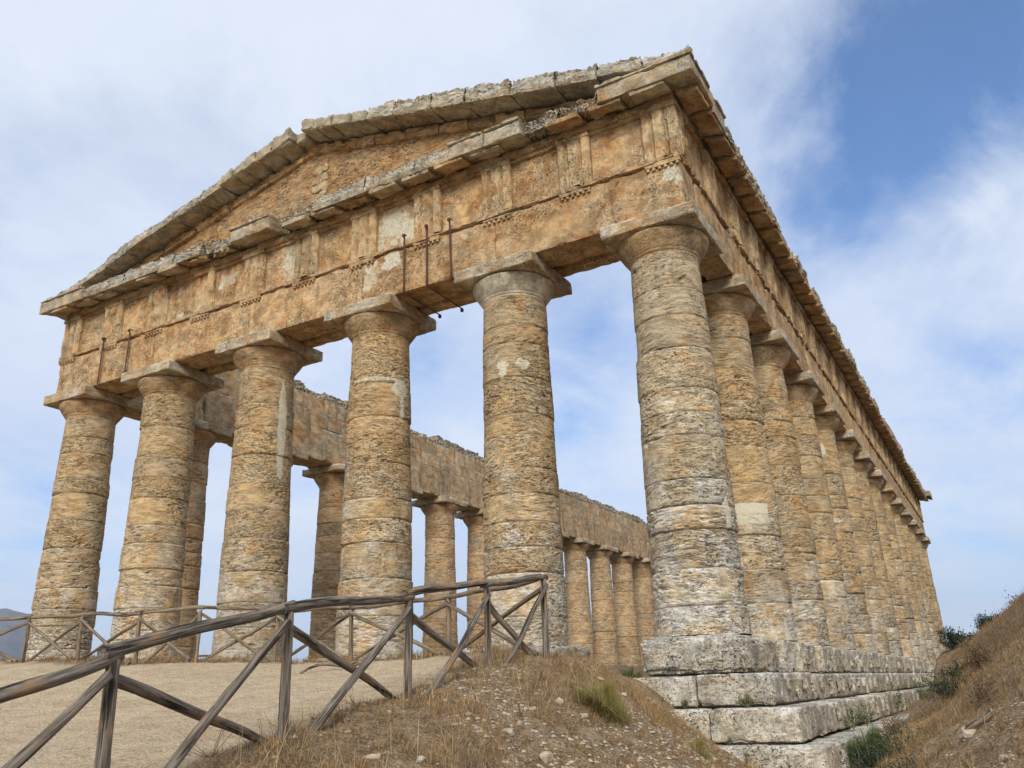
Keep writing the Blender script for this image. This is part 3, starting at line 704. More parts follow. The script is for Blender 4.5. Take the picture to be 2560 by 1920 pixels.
# ---- triglyphs, regulae, mutules
def tri_profile(wd, dep):
    """plan profile of a triglyph: (s along the face, o outwards)"""
    g = .10; h = wd/2
    return np.array([(-h, -.10), (-h, dep-g*.6), (-h+.05, dep), (-h+.20, dep), (-h+.262, dep-g), (-h+.324, dep), (h-.324, dep), (h-.262, dep-g), (h-.20, dep), (h-.05, dep), (h, dep-g*.6), (h, -.10)])
def triglyph(cx, side, seed, wd=.89, amt=.5, rz=.035, worn=0.):
    pr = tri_profile(wd, .125)
    s = np.r_[0, np.cumsum(np.hypot(*np.diff(pr, axis=0).T))]
    keep = np.r_[True, np.diff(s) > 1e-4]; pr, s = pr[keep], s[keep]
    u = np.unique(np.r_[s, np.arange(0, s[-1], rz)]); a, o = np.interp(u, s, pr[:, 0]), np.interp(u, s, pr[:, 1])
    z = spaced(ZT+.12, 12.10, rz); A, Z = np.meshgrid(a, z, indexing='ij'); O = np.meshgrid(o, z, indexing='ij')[0]
    top = sst(Z, 12.04, 12.09); O = O+(np.maximum(O, .11)-O)*top*(O > .0)
    e = erosion(A+seed, 0*A, Z, seed, amt)+worn*.08*sst(fbm(A*2.5+seed, 0*A, Z*2.5, seed+4, 4), .42, .6)
    O = O-np.minimum(e, .09)
    # cap band
    cb = stone_box(spaced(-wd/2-.012, wd/2+.012, rz), spaced(-.10, .14, .04), spaced(12.095, ZG, .03), seed+2, amt, chip=.03)
    V1 = np.stack([A, O, Z], -1).reshape(-1, 3); V, F = join_parts([(V1, grid_faces(len(a), len(z))[:, ::-1]), cb])
    if side == 'front': W_ = np.stack([cx+V[:, 0], -.84-V[:, 1], V[:, 2]], -1)
    else: W_ = np.stack([.83+V[:, 1], cx+V[:, 0], V[:, 2]], -1); 
    return W_, F if side == 'front' else F[:, ::-1]
def regula(cx, side, seed, wd=.87, n=6, rz=.035, miss=()):
    parts = [stone_box(spaced(-wd/2, wd/2, rz), spaced(-.02, .068, .03), spaced(ZT-.105, ZT+.004, .03), seed, .3, chip=.03)]
    for i in range(n):
        if i in miss: continue
        cx_ = -wd/2+wd*(i+.5)/n; t = np.arange(9)/8*2*PI
        ring = []
        for r_, z_ in ((.036, ZT-.10), (.046, ZT-.175), (.001, ZT-.177)):
            ring.append(np.stack([cx_+r_*np.cos(t[:8]), .028+r_*np.sin(t[:8]), np.full(8, z_)], -1))
        parts.append((np.stack(ring, 1).reshape(-1, 3), grid_faces(8, 3, True)[:, ::-1]))
    V, F = join_parts(parts)
    if side == 'front': return np.stack([cx+V[:, 0], -.90-V[:, 1], V[:, 2]], -1), F
    return np.stack([.88+V[:, 1], cx+V[:, 0], V[:, 2]], -1), F[:, ::-1]
TX = [.485, -1.775]+[-4.06-2.175*i for i in range(0, 7)]
TX = [.485, -1.775, -4.04, -6.25, -8.46, -10.637, -12.81, -15.02, -17.23, -19.5, -21.76]
TZ_worn = {0: .35, 7: 1.1, 8: .9, 9: 1.0, 6: .7, 10: .3}
for i, x in enumerate(TX):
    part('triglyph', triglyph(x, 'front', 900+i, amt=.35, worn=TZ_worn.get(i, .05)), M_TRI, fr)
    part('regula', regula(x, 'front', 930+i, miss=(3,) if i == 4 else ()), M_ENT, front_arch)
nT = 26
TY = [-.42+(YB+.42*2)*j/nT for j in range(nT+1)]
for j, y in enumerate(TY):
    if j == 0: y = -.47
    part('triglyph', triglyph(y, 'right', 960+j, amt=.9, rz=.045 if j < 8 else .08, worn=.5 if j % 3 else 1.0), M_TRI, frR)
# metope top fillets
part('metope_fillet', band('x', XL-.86, .86, -.868, 12.14, ZG-.003, 945, .05, chip=.02, amt=.3), M_ENT, fr)

# cornice bed + corona blocks
CY, CZ0, CZ1 = -1.58, 12.40, 12.88
bed = part('cornice_bed', stone_box(spaced(XL-.93, .93, .05), spaced(-.955, .6, .1), spaced(ZG+.003, 12.46, .035), 951, .5, chip=.03), M_ENT)
part('cornice_bed', stone_box(spaced(-.5, .935, .1), spaced(.61, YB+.9, .1), spaced(ZG+.003, 12.46, .05), 952, .8, chip=.05), M_ENT)
def soffT(P, axis_=1, y0=CY, z0=CZ0, z1=CZ1, sgn=1):
    Q = P.copy(); t = np.clip((P[:, 1]-y0)/.63, 0, 1) if axis_ == 1 else np.clip((-(P[:, 0])-(y0))/.63, 0, 1)
    Q[:, 2] = P[:, 2]+(1-np.clip((P[:, 2]-z0)/(z1-z0), 0, 1))*.13*t
    return Q
def corona_front(x0, x1, seed, state):
    if state == 'intact':
        V, F = stone_box(spaced(x0, x1, .035), spaced(CY, .25, .06), spaced(CZ0, CZ1-.06, .035), seed, .35, chip=.03, chipw=.03, T=soffT, round_=.01)
        V2, F2 = stone_box(spaced(x0, x1, .04), spaced(CY-.055, .25, .06), spaced(CZ1-.062, CZ1+.02, .028), seed+1, .35, chip=.05, chipw=.03)
        return join_parts([(V, F), (V2, F2)])
    if state == 'worn':      # crumbling top edge, grey crust
        def T(P):
            Q = soffT(P); Q[:, 2] += np.clip((P[:, 2]-CZ0)/(CZ1-CZ0), 0, 1)*(-.02+.16*fbm(P[:, 0]*2.2, P[:, 1]*2, 0*P[:, 0], seed+8, 4))
            Q[:, 1] += np.clip((P[:, 2]-CZ0)/(CZ1-CZ0)-.35, 0, 1)*.16*np.clip(1-(P[:, 1]-CY)/.4, 0, 1)
            return Q
        return stone_box(spaced(x0, x1, .03), spaced(CY+.03, .25, .045), spaced(CZ0, CZ1, .03), 1001, 1.0, chip=.04, chipw=.04, rough=.05, rfreq=6.0, T=T, lump=.08, topw=True)
    def T(P):
        Q = soffT(P); Q[:, 1] += .12*np.clip(1-(P[:, 1]-CY)/.4, 0, 1)*(.4+.9*fbm(P[:, 0]*1.6, P[:, 2]*2.5, 0*P[:, 0], seed+8, 3)); return Q
    return stone_box(spaced(x0, x1, .03), spaced(CY+.08, .25, .045), spaced(CZ0+.02, CZ1, .03), 1002, 1.3, chip=.08, chipw=.06, rough=.07, rfreq=5.0, T=T, lump=.10)
segs = [(XL-1.58, -20.45, 'intact'), (-20.44, -18.3, 'worn'), (-18.29, -15.9, 'worn'), (-15.89, -14.6, 'worn'), (-14.58, -13.3, 'broken'), (-13.28, -11.6, 'intact'), (-11.45, -9.9, 'broken'),
        (-9.89, -8.0, 'worn'), (-7.99, -6.3, 'worn'), (-6.29, -5.12, 'worn'), (-5.1, -4.02, 'intact'), (-4.01, -2.92, 'intact'), (-2.9, -1.9, 'broken'), (-1.89, -.80, 'broken'), (-.78, 1.60, 'intact')]
for i, (a, b, s_) in enumerate(segs):
    cb = part('cornice_block', corona_front(a, b, 1000+i*3, s_), M_GEI if s_ == 'intact' else M_CRUST, bed, label={'intact': 'sharp edged cornice block', 'worn': 'crumbling grey cornice block', 'broken': 'broken cornice block'}[s_])
def mutule(cx, side, seed, wd=.885, r=.05, worn=.0):
    def T(P):
        Q = P.copy(); Q[:, 2] += .115*np.clip((.68-P[:, 1])/.63, 0, 1); return Q
    V, F = stone_box(spaced(-wd/2, wd/2, r), spaced(.06, .61-worn, r), spaced(12.285+worn*.3, 12.415, .03), seed, .4, chip=.03+worn, chipw=.03, broad=.3, rough=worn*.3, T=T)
    F = F[:, ::-1]
    if side == 'front': return np.stack([cx+V[:, 0], -.92-V[:, 1], V[:, 2]+.01], -1), F
    return np.stack([.92+V[:, 1], cx+V[:, 0], V[:, 2]+.01], -1), F[:, ::-1]
MX = sorted(TX+[(TX[i]+TX[i+1])/2 for i in range(10)])
for i, x in enumerate(MX):
    if i in (3, 8, 9, 17): continue
    part('mutule', mutule(x, 'front', 1100+i, worn=[0, .05, .1, 0, .03][i % 5]), M_GEI if i % 3 else M_ENT, bed)
bedR = bed
MY = [-.47+(TY[-1]+.47)*j/(2*nT) for j in range(2*nT+1)]
for j, y in enumerate(MY): part('mutule', mutule(y, 'right', 1150+j, wd=.86, r=.06 if j < 14 else .12), M_ENT, bed)
# flank cornice: blocks a metre or two long, crust on top
y0 = -1.0; j = 0
def corona_flank(y0, y1, seed, broken):
    r = .04+.0016*max(y0, 0)
    def T(P):
        Q = P.copy(); t = np.clip((1.58-P[:, 0])/.63, 0, 1); f = np.clip((P[:, 2]-CZ0)/(CZ1-CZ0), 0, 1)
        Q[:, 2] += (1-f)*.13*t
        Q[:, 0] -= np.clip(f-.5, 0, 1)*.10*np.clip(1-t, 0, 1)
        Q[:, 2] += f*(-.04+.26*fbm(P[:, 1]*1.6, P[:, 0]*2, 0*P[:, 0], seed+8, 4))
        return Q
    return stone_box(spaced(-.25, 1.58-broken, max(.06, r)), spaced(y0, y1, r), spaced(CZ0, CZ1, r*.9), seed, 1.0, chip=.08, chipw=.05, rough=.055, rfreq=3.8, T=T, lump=.14)
# the corner return of the right cornice keeps its sharp face
V1 = stone_box(spaced(.27, 1.58, .06), spaced(-1.56, 1.25, .04), spaced(CZ0+.001, CZ1-.062, .035), 1301, .45, chip=.04, chipw=.03)
y0 = 1.26
while y0 < YB+1.5:
    y1 = min(y0+random.uniform(1.1, 2.3), YB+1.58)
    part('cornice_block', corona_flank(y0+.005, y1-.005, 1310+j*5, random.choice([0, 0, .05, .10, .02, -.04])), M_CRUST, bed); y0 = y1; j += 1
def cr(V1=None):
    def T(P):
        Q = P.copy(); t = np.clip((1.58-P[:, 0])/.63, 0, 1); Q[:, 2] += (1-np.clip((P[:, 2]-CZ0)/(CZ1-CZ0), 0, 1))*.13*t*np.clip((P[:, 1]+1.58)/.63, 0, 1); return Q
    a = stone_box(spaced(-.25, 1.583, .06), spaced(.256, 1.255, .04), spaced(CZ0, CZ1-.06, .035), 1302, .5, chip=.04, T=T)
    b_ = stone_box(spaced(-.25, 1.64, .06), spaced(.256, 1.25, .04), spaced(CZ1-.062, CZ1+.02, .03), 1303, .6, chip=.07)
    c_ = stone_box(spaced(1.2, 1.645, .05), spaced(CY-.05, .254, .04), spaced(CZ1-.060, CZ1+.024, .03), 1304, .6, chip=.07)
    return join_parts([a, b_, c_])
part('cornice_block', cr(), M_GEI, bed, label='corner cornice block with a sharp moulding')
# left flank: crusted top course seen over the inner wall
y0 = .3; j = 0
while y0 < YB+1.2:
    y1 = min(y0+random.uniform(.9, 2.0), YB+1.58)
    hh = random.choice([.46, .52, .40, .56, .30])
    part('cornice_block', stone_box(spaced(XL-1.5, XL+.62+random.uniform(-.1, .05), .1), spaced(y0+.006, y1-.006, .05+.001*y0), spaced(12.305, 12.305+hh, .045), 1500, 1.2, chip=.05, chipw=.05, rough=.05, rfreq=4.5, lump=.10), M_CRUST, bed); y0 = y1; j += 1

# ---- pediment
XC, ZAP, SL = -10.6, 15.86, .2345
def rake_top(x): return ZAP-SL*np.abs(x-XC)
ped = part('tympanum', (lambda: (lambda T: stone_box(spaced(XL-.6, .6, .045), spaced(-.74, .1, .1), np.linspace(0, 1, 80), 1601, 1.1, T=T))(
    lambda P: np.stack([P[:, 0], P[:, 1], 12.46+P[:, 2]*np.maximum(rake_top(P[:, 0])-.40-12.46, .02)], -1)))(), M_TYMP, label='rough ochre wall filling the pediment')
# course of blocks right under the raking cornice
bx = []
x0 = XL+1.2
while x0 < -.4:
    x1 = min(x0+random.uniform(.7, 1.6), -.4)
    if not (x0 < XC < x1):
        T = lambda P: np.stack([P[:, 0], P[:, 1], P[:, 2]+rake_top(P[:, 0])-.74], -1)
        bx.append(stone_box(spaced(x0+.006, x1-.006, .045), spaced(-.86+random.uniform(-.02, .03), .1, .08), spaced(0, .30, .04), int(1620+x0*3), .8, chip=.06, T=T))
    else:
        T = lambda P: np.stack([P[:, 0], P[:, 1], P[:, 2]+rake_top(P[:, 0])-.74], -1)
        bx.append(stone_box(spaced(x0+.006, x1-.006, .045), spaced(-.85, .1, .08), spaced(0, .30, .04), 1619, .8, chip=.06, T=T))
    x0 = x1
stone_run('upper_course', bx, M_TYMP, ped)
def rake_block(x0, x1, seed, state, dz=0., dy=0., tilt=0., th=.46):
    xm = (x0+x1)/2
    def T(P):
        f = P[:, 2]/th
        t = np.clip((P[:, 1]-(CY+dy))/.8, 0, 1)
        z = rake_top(P[:, 0])-th+P[:, 2]+dz+tilt*(P[:, 0]-xm)+(1-f)*.06*t
        y = P[:, 1]+0*f
        if state != 'new':
            z = z+f*(-.02+.2*fbm(P[:, 0]*1.8, P[:, 1]*1.8, 0*f, 1706, 4))
            y = y+np.clip(f-.3, 0, 1)*.18*np.clip(1-t, 0, 1)
        return np.stack([P[:, 0], y, z], -1)
    if state == 'new':
        return stone_box(spaced(x0, x1, .035), spaced(CY+dy, .2, .06), spaced(0, th, .035), seed, .35, chip=.06, chipw=.04, T=T, round_=.03)
    return stone_box(spaced(x0, x1, .034), spaced(CY+dy, .2, .06), spaced(0, th, .034), 1700, 1.1, chip=.035, chipw=.03, rough=.055 if state == 'worn' else .035, rfreq=3.6, T=T, lump=.15 if state == 'worn' else .04, topw=True)
rk = [(XL-1.5, -22.0, 'worn', -.03, .10, 0, .22), (-21.995, -20.6, 'worn', -.03, .12, 0, .36), (-20.595, -19.5, 'worn', .02, .12, 0, .42), (-19.495, -18.4, 'worn', .06, .05, 0, .48), (-18.395, -17.3, 'flat', .06, 0, 0, .48), (-17.295, -16.1, 'flat', .03, .02, 0, .46), (-16.095, -14.9, 'worn', .03, .04, 0, .46), (-14.895, -13.95, 'worn', 0, .03, 0, .44),
      (-13.93, -13.42, 'new', .02, 0, .06, .40), (-13.39, -12.98, 'new', .05, .02, .05, .42), (-12.95, -12.38, 'new', .03, 0, .05, .44), (-12.33, -11.72, 'new', .0, .02, .05, .42), (-11.70, -10.98, 'new', .05, 0, .0, .52), (-10.95, -10.56, 'new', -.16, .28, -.1, .34),
      (-10.53, -9.95, 'new', .06, 0, 0, .44), (-9.94, -9.35, 'new', .04, .01, 0, .42), (-9.34, -8.62, 'new', .03, .0, 0, .42), (-8.61, -8.0, 'new', .0, .02, .03, .40), (-7.995, -7.0, 'flat', .10, .03, 0, .48), (-6.995, -5.7, 'worn', .12, .02, 0, .54), (-5.695, -4.6, 'worn', .12, .02, 0, .54), (-4.595, -3.2, 'worn', .12, .03, 0, .54), (-3.195, -1.9, 'worn', .12, .03, 0, .54), (-1.895, -.75, 'worn', .10, .04, 0, .50), (-.745, .4, 'worn', .08, .06, 0, .40), (.395, 1.56, 'worn', .10, .12, .02, .34)]
for i, (a, b, s_, dz, dy, tl, th) in enumerate(rk):
    part('raking_cornice_block', rake_block(a, b, 1700+i*4, s_, dz, dy, tl, th), M_NEW if s_ == 'new' else M_CRUST, ped, label='squared replacement block of the raking cornice' if s_ == 'new' else None)
for zz in (13.35, 13.68, 14.0, 14.32):
    plaster([(-10.72, zz), (-10.70, zz+.27), (-10.12, zz+.33), (-10.10, zz+.05)], -.735, int(zz*7), ped, thick=.03, name='repair_stone')
# far pediment
V, F = stone_box(spaced(XL-1.0, 1.0, .3), spaced(YB-.1, YB+.74, .3), np.linspace(0, 1, 14), 1801, 1.2, rough=.05,
                 T=lambda P: np.stack([P[:, 0], P[:, 1], 12.46+P[:, 2]*np.maximum(rake_top(P[:, 0])-.40-12.46, .02)], -1))
part('tympanum', (V, F), M_TYMP)
for a in np.linspace(XL-1.3, -.3, 10):
    b = a+2.2
    part('raking_cornice_block', stone_box(spaced(a+.01, b-.01, .2), spaced(YB-.2, YB+1.58, .2), spaced(0, .45, .1), int(1810+a), 1.2, rough=.06, lump=.1, T=lambda P: np.stack([P[:, 0], P[:, 1], rake_top(P[:, 0])-.45+P[:, 2]], -1)), M_CRUST, ped)
part('cornice_bed', stone_box(spaced(XL-1.4, -.3, .25), spaced(YB-.3, YB+1.58, .2), spaced(ZG+.001, 12.85, .1), 1840, 1.2, rough=.05, lump=.08), M_CRUST)

# ---- stepped base
def step_run(k, z0, z1, seed, name='step', blen=(1.2, 2.4), back=.62):
    """blocks along the front (x from -6) and along the right flank"""
    bx = []
    x = k; first = True
    lim = -3.2
    while x > lim:
        x1 = x-(random.uniform(*blen) if not first else random.uniform(1.3, 1.7)); first = False
        d = random.uniform(-.02, .03) if x < k else 0.
        bx.append(stone_box(spaced(x1+.002, x-(.002 if x < k else 0), .03), spaced(-k+d, -k+back, .05), spaced(z0, z1+random.uniform(-.012, .006), .03), seed+int(x*7), .5, chip=.05, chipw=.03, round_=.03, rough=.008, broad=.5))
        x = x1
    y = -k+back+.006
    while y < YB+1.4:
        y1 = min(y+random.uniform(*blen), YB+k); r = .04+.0022*max(y, 0)
        d = random.uniform(-.03, .025)
        bx.append(stone_box(spaced(k-back, k+d, max(r, .06)), spaced(y+.003, y1-.003, r), spaced(z0, z1+random.uniform(-.02, .01), r*.85), seed+300+int(y*5), .6, chip=.06, chipw=.04, round_=.03, rough=.01, broad=.6))
        # lifting bosses left standing on the block
        if random.random() < .75 and y1-y > .9:
            for q in (.28, .72):
                yc = y+(y1-y)*(q+random.uniform(-.06, .06)); bw = random.uniform(.07, .14); bz = random.uniform(.06, .2)
                bx.append(stone_box(spaced(k-.04, k+.085, .04), spaced(yc-bw, yc+bw, .04), spaced(z0+bz, z1-.10, .04), seed+900+int(y*5), .6, chip=.05, round_=.04, rough=.02))
        y = y1
    return bx
stone_run('step', step_run(1.70, -1.293, -.745, 2000), M_STEP, label='upper grey step with bosses')
stone_run('step', step_run(2.15, -1.872, -1.305, 2100, blen=(1.6, 3.0)), M_STEP, label='middle pale grey step')
stone_run('step', step_run(2.60, -2.60, -1.885, 2200, blen=(1.4, 3.4)), M_STEP, label='lowest step half buried in the trench')
# stylobate blocks of the right flank
bx = []; y = .30
i = 0
while y < YB+1.1:
    y1 = min(y+random.uniform(.95, 2.0), YB+1.2); r = .04+.002*y; gap = random.choice([.01, .02, .07]); d = random.choice([-.16, -.07, -.02, .0, -.03])
    bx.append(stone_box(spaced(-.9, 1.18+d, max(.07, r)), spaced(y+gap, y1, r), spaced(-.745, -.02+random.uniform(-.05, .005), r*.85), 2300+i*3, 1.0, chip=.09, chipw=.05, round_=.05, rough=.02))
    if d > -.05 and y1-y > 1.0:
        for q in (.3, .7): bx.append(stone_box(spaced(1.1, 1.26+d, .04), spaced(y+(y1-y)*q-.1, y+(y1-y)*q+.1, .04), spaced(-.58, -.30, .04), 2400+i, .6, chip=.05, round_=.04, rough=.02))
    y = y1; i += 1
stone_run('stylobate', bx, M_STEP, label='uneven row of stylobate blocks along the right flank')
part('plinth', (lambda a, b_, c_: join_parts([a, b_, c_]))(
    stone_box(spaced(-.95, 1.19, .025), spaced(-1.20, .27, .04), spaced(-.735, -.055, .025), 2501, .8, chip=.08, chipw=.05, round_=.10, rough=.010, broad=.5),
    stone_box(spaced(-.42, -.12, .03), spaced(-1.28, -1.1, .03), spaced(-.60, -.33, .03), 2502, .6, chip=.05, round_=.04, rough=.02),
    stone_box(spaced(.18, .78, .03), spaced(-1.27, -1.1, .03), spaced(-.58, -.30, .03), 2503, .6, chip=.05, round_=.05, rough=.02)), M_STEP, label='large rounded plinth block with two bosses under the corner column')
part('plinth', stone_box(spaced(-.86, .90, .04), spaced(-1.02, .9, .06), spaced(-.10, -.006, .03), 2504, .7, chip=.04, round_=.02), M_STEP)
for i in range(1, 6):
    part('plinth', stone_box(spaced(FX[i]-1.15, FX[i]+1.12, .04), spaced(-1.16, 1.1, .08), spaced(-.78, -.03 if i > 3 else -.005, .035), 2510+i, 1.1, chip=.09, chipw=.06, round_=.07, rough=.02), M_STEP)
for i in range(1, 14):
    part('plinth', stone_box(spaced(XL-1.15, XL+1.15, .09), spaced(LY[i]-1.15, LY[i]+1.15, .12), spaced(-.9, -.01, .08), 2530+i, 1.1, chip=.08, round_=.06), M_STEP)
for i in range(1, 5):
    part('plinth', stone_box(spaced(FX[i]-1.15, FX[i]+1.15, .15), spaced(YB-1.15, YB+1.15, .15), spaced(-.9, -.01, .1), 2550+i, 1.1, chip=.08, round_=.06), M_STEP)

# ---- iron straps round the cracked architraves
def tube(pts, rad, n=8):
    pts = [Vector(p) for p in pts]; rings = []
    for i, p in enumerate(pts):
        d = (pts[min(i+1, len(pts)-1)]-pts[max(i-1, 0)]).normalized()
        a = d.orthogonal().normalized() if i == 0 else (a_prev-d*a_prev.dot(d)).normalized()
        a_prev = a; b = d.cross(a)
        r = rad[i] if isinstance(rad, (list, tuple, np.ndarray)) else rad
        rings.append([p+a*math.cos(t)*r+b*math.sin(t)*r for t in np.arange(n)/n*2*PI])
    V = np.array(rings).reshape(len(pts), n, 3).transpose(1, 0, 2).reshape(-1, 3)
    return V, grid_faces(n, len(pts), True)
def strap(x0, lean, ztop, zbot, soffit=True):
    bar = stone_box(spaced(-.026, .026, .052), spaced(-1.005, -.985, .02), spaced(zbot, ztop, .2), 0, 0, ero=False, T=lambda P: np.stack([P[:, 0]+x0+lean*(P[:, 2]-ztop), P[:, 1], P[:, 2]], -1))
    P = [bar, tube([(x0, -1.04, ztop-.03), (x0, -1.045, ztop), (x0, -1.04, ztop+.03), (x0, -1.0, ztop+.07), (x0, -.9, ztop+.075)], [.03, .045, .045, .03, .015])]
    if soffit:
        xb = x0-lean*(ztop-zbot)
        P.append(tube([(xb, -1.0, zbot+.02), (xb, -1.0, zbot+.0), (xb, -.96, zbot-.035), (xb, 0, zbot-.04), (xb, .66, zbot-.04), (xb, .72, zbot-.05)], .020))
        P.append(tube([(xb, .72, zbot-.15), (xb, .72, zbot-.13), (xb, .72, zbot-.06), (xb, .72, zbot-.02)], [.01, .045, .05, .01]))
    V, F = join_parts(P)
    mesh_np('iron_strap', V, F, M_IRON, front_arch)
strap(-6.94, .0, 10.93, 9.27); strap(-6.19, .0, 10.99, 9.27); strap(-5.45, -.02, 10.95, 9.27)
strap(-19.71, .0, 10.88, 9.27, False); strap(-18.34, 0., 10.86, 9.30, False)

# ------------------------------------------------------------------ wooden fences
def log_mesh(L, r0, r1, seed, bend=.02, n=18, res=.05):
    m = max(6, int(L/res)); z = np.linspace(0, L, m); th = np.arange(n)/n*2*PI
    T, Z = np.meshgrid(th, z, indexing='ij'); t = Z/L
    r = r0+(r1-r0)*t
    bx_ = bend*np.sin(t*PI*1.0)*math.cos(seed)+.4*bend*np.sin(t*PI*2.7+seed); by_ = bend*np.sin(t*PI)*math.sin(seed)+.4*bend*np.cos(t*PI*2.2+seed*2)-.4*bend*math.cos(seed*2)
    r = r*(1+.10*(fbm(np.cos(T)*1.2+seed, np.sin(T)*1.2, Z*2.2, seed, 3)-.5)*2+.05*(vn(np.cos(T)*4, np.sin(T)*4+seed, Z*1.2, seed+3)-.5))
    kn = sst(vn(np.cos(T)*1.6+seed*3, np.sin(T)*1.6, Z*3.2, seed+6), .80, .95); r = r*(1+.12*kn)
    ct = (seed*1.3) % (2*PI); dth = (T-ct-.25*np.sin(Z*1.1+seed)+PI) % (2*PI)-PI
    r = r-.014*np.exp(-(dth/.09)**2)*sst(vn(0*T, 0*T+seed, Z*.7, seed+8), .35, .6)
    V = np.stack([np.cos(T)*r+bx_, np.sin(T)*r+by_, Z], -1).reshape(-1, 3); F = grid_faces(n, m, True)
    c0, c1 = len(V), len(V)+1
    V = np.concatenate([V, [[bx_[0, 0], by_[0, 0], -.004], [bx_[0, -1], by_[0, -1], L+.004]]])
    i = np.arange(n); i2 = (i+1) % n
    F = np.concatenate([F, np.stack([i*m, np.full(n, c0), np.full(n, c0), i2*m], -1)[:, [0, 3, 1, 1]], np.stack([i*m+m-1, i2*m+m-1, np.full(n, c1), np.full(n, c1)], -1)])
    return V, F
def log(name, a, b, r0, r1, parent, mat, seed, bend=.02):
    a, b = Vector(a), Vector(b); d = b-a; L = d.length
    V, F = log_mesh(L, r0, r1, seed, bend)
    # caps are triangles: store as separate tri list
    me = bpy.data.meshes.new(name)
    faces = [tuple(dict.fromkeys(f)) for f in F.tolist()]
    me.from_pydata(V.tolist(), [], faces); me.polygons.foreach_set('use_smooth', np.full(len(faces), True)); me.update(); me.materials.append(mat)
    o = bpy.data.objects.new(name, me); C.objects.link(o); o.parent = parent
    o.matrix_local = Matrix.Translation(a) @ d.to_track_quat('Z', 'X').to_matrix().to_4x4()
    return o
# near fence: posts run from beside the camera up to the corner by the temple
near = thing('wooden_fence', 'near grey log fence with crossed braces climbing beside the gravel path', 'fence')
NP = [(.62, -15.55, -1.12), (.42, -13.85, -.62), (.10, -11.95, -.19), (-.20, -9.80, .08), (-.28, -8.0, .37), (.0, -6.95, .55)]
npz = []
for i, (x, y, zt) in enumerate(NP):
    zb = min(gz(x, y), zt-.9)-.08
    npz.append(zb)
    log('post', (x, y, zb), (x, y, zt-.02), .047, .042, near, M_WOOD if i not in (4,) else M_WOOD2, 40+i, .008)
for i in range(5):
    a, b = NP[i], NP[i+1]
    A = Vector((a[0], a[1], a[2]+.02)); B = Vector((b[0], b[1], b[2]+.02)); d = (B-A).normalized()
    dz = .03 if i % 2 else 0.
    log('rail', A-d*.10+Vector((0, 0, dz)), B+d*.06+Vector((0, 0, dz-.02)), .047, .041, near, M_WOOD, 60+i, .028)
    # crossed braces: one on each side of the posts
    za, zb = gz(a[0], a[1])-.10, gz(b[0], b[1])-.10
    s = .075
    log('brace', (a[0]+s*1.1, a[1]+.16, za+.02), (b[0]+s*.8, b[1]-.06, b[2]-.12), .040, .032, near, M_WOOD, 80+i, .022)
    log('brace', (a[0]-s, a[1]+.05, a[2]-.14), (b[0]-s, b[1]-.10, zb+.06), .043, .035, near, M_WOOD, 100+i, .022)
A0 = Vector(NP[0]); 
# far fence: crosses in front of the facade
far = thing('wooden_fence', 'brown log fence with crossed braces running in front of the facade columns', 'fence')
FP = [(.0, -6.95, .55), (-3.05, -4.75, .69), (-5.92, -3.95, .75), (-7.95, -3.9, .81), (-9.38, -4.72, .93), (-10.6, -5.25, .87), (-13.5, -4.6, 1.10), (-15.2, -4.85, 1.14), (-18.1, -5.3, 1.2), (-21.2, -5.9, 1.15)]
for i in range(len(FP)):
    x, y, zt = FP[i]
    if i == 0: continue
    zb = gz(x, y)-.1
    log('post', (x, y, zb), (x, y, zt-.02), .046, .040, far, M_WOOD2, 140+i, .012)
for i in range(len(FP)-1):
    a, b = FP[i], FP[i+1]
    A = Vector((a[0], a[1], a[2]+.015)); B = Vector((b[0], b[1], b[2]+.015)); d = (B-A).normalized()
    log('rail', A+d*(.08 if i == 0 else -.08), B+d*.06, .046, .040, far, M_WOOD2, 160+i, .04)
    ga, gb = gz(a[0], a[1])+.04, gz(b[0], b[1])+.04
    nrm = Vector((-d.y, d.x, 0)).normalized()
    pa, pb = Vector((a[0], a[1], 0)), Vector((b[0], b[1], 0))
    log('brace', pa+nrm*.06+Vector((0, 0, ga))+d*.12, pb+nrm*.06+Vector((0, 0, b[2]-.1))-d*.04, .038, .033, far, M_WOOD2, 180+i, .02)
    log('brace', pa-nrm*.06+Vector((0, 0, a[2]-.1))+d*.04, pb-nrm*.06+Vector((0, 0, gb))-d*.12, .038, .033, far, M_WOOD2, 200+i, .02)
# fence behind the temple on the left
bf = thing('wooden_fence', 'small dark fence far off on the left beyond the temple', 'fence')
BP = [(-34, 3.2), (-31.4, 5.2), (-29, 7.2), (-26.6, 9.4), (-24.6, 12)]
BP = [(-36, 4, .9), (-33.2, 5.6, .92), (-30.4, 7.2, .95), (-27.8, 9, 1.0), (-25.4, 11, 1.0)]
for i, (x, y, zt) in enumerate(BP):
    log('post', (x, y, min(gz(x, y), zt-1.2)), (x, y, zt), .045, .04, bf, M_WOOD, 240+i, .01)
    if i:
        a = BP[i-1]; log('rail', (a[0], a[1], a[2]+.01), (x, y, zt+.01), .045, .04, bf, M_WOOD, 250+i, .02)
        log('brace', (a[0], a[1]+.06, a[2]-.1), (x, y+.06, zt-1.1), .035, .03, bf, M_WOOD, 260+i, .02)
        log('brace', (a[0], a[1]-.06, a[2]-1.1), (x, y-.06, zt-.1), .035, .03, bf, M_WOOD, 270+i, .02)

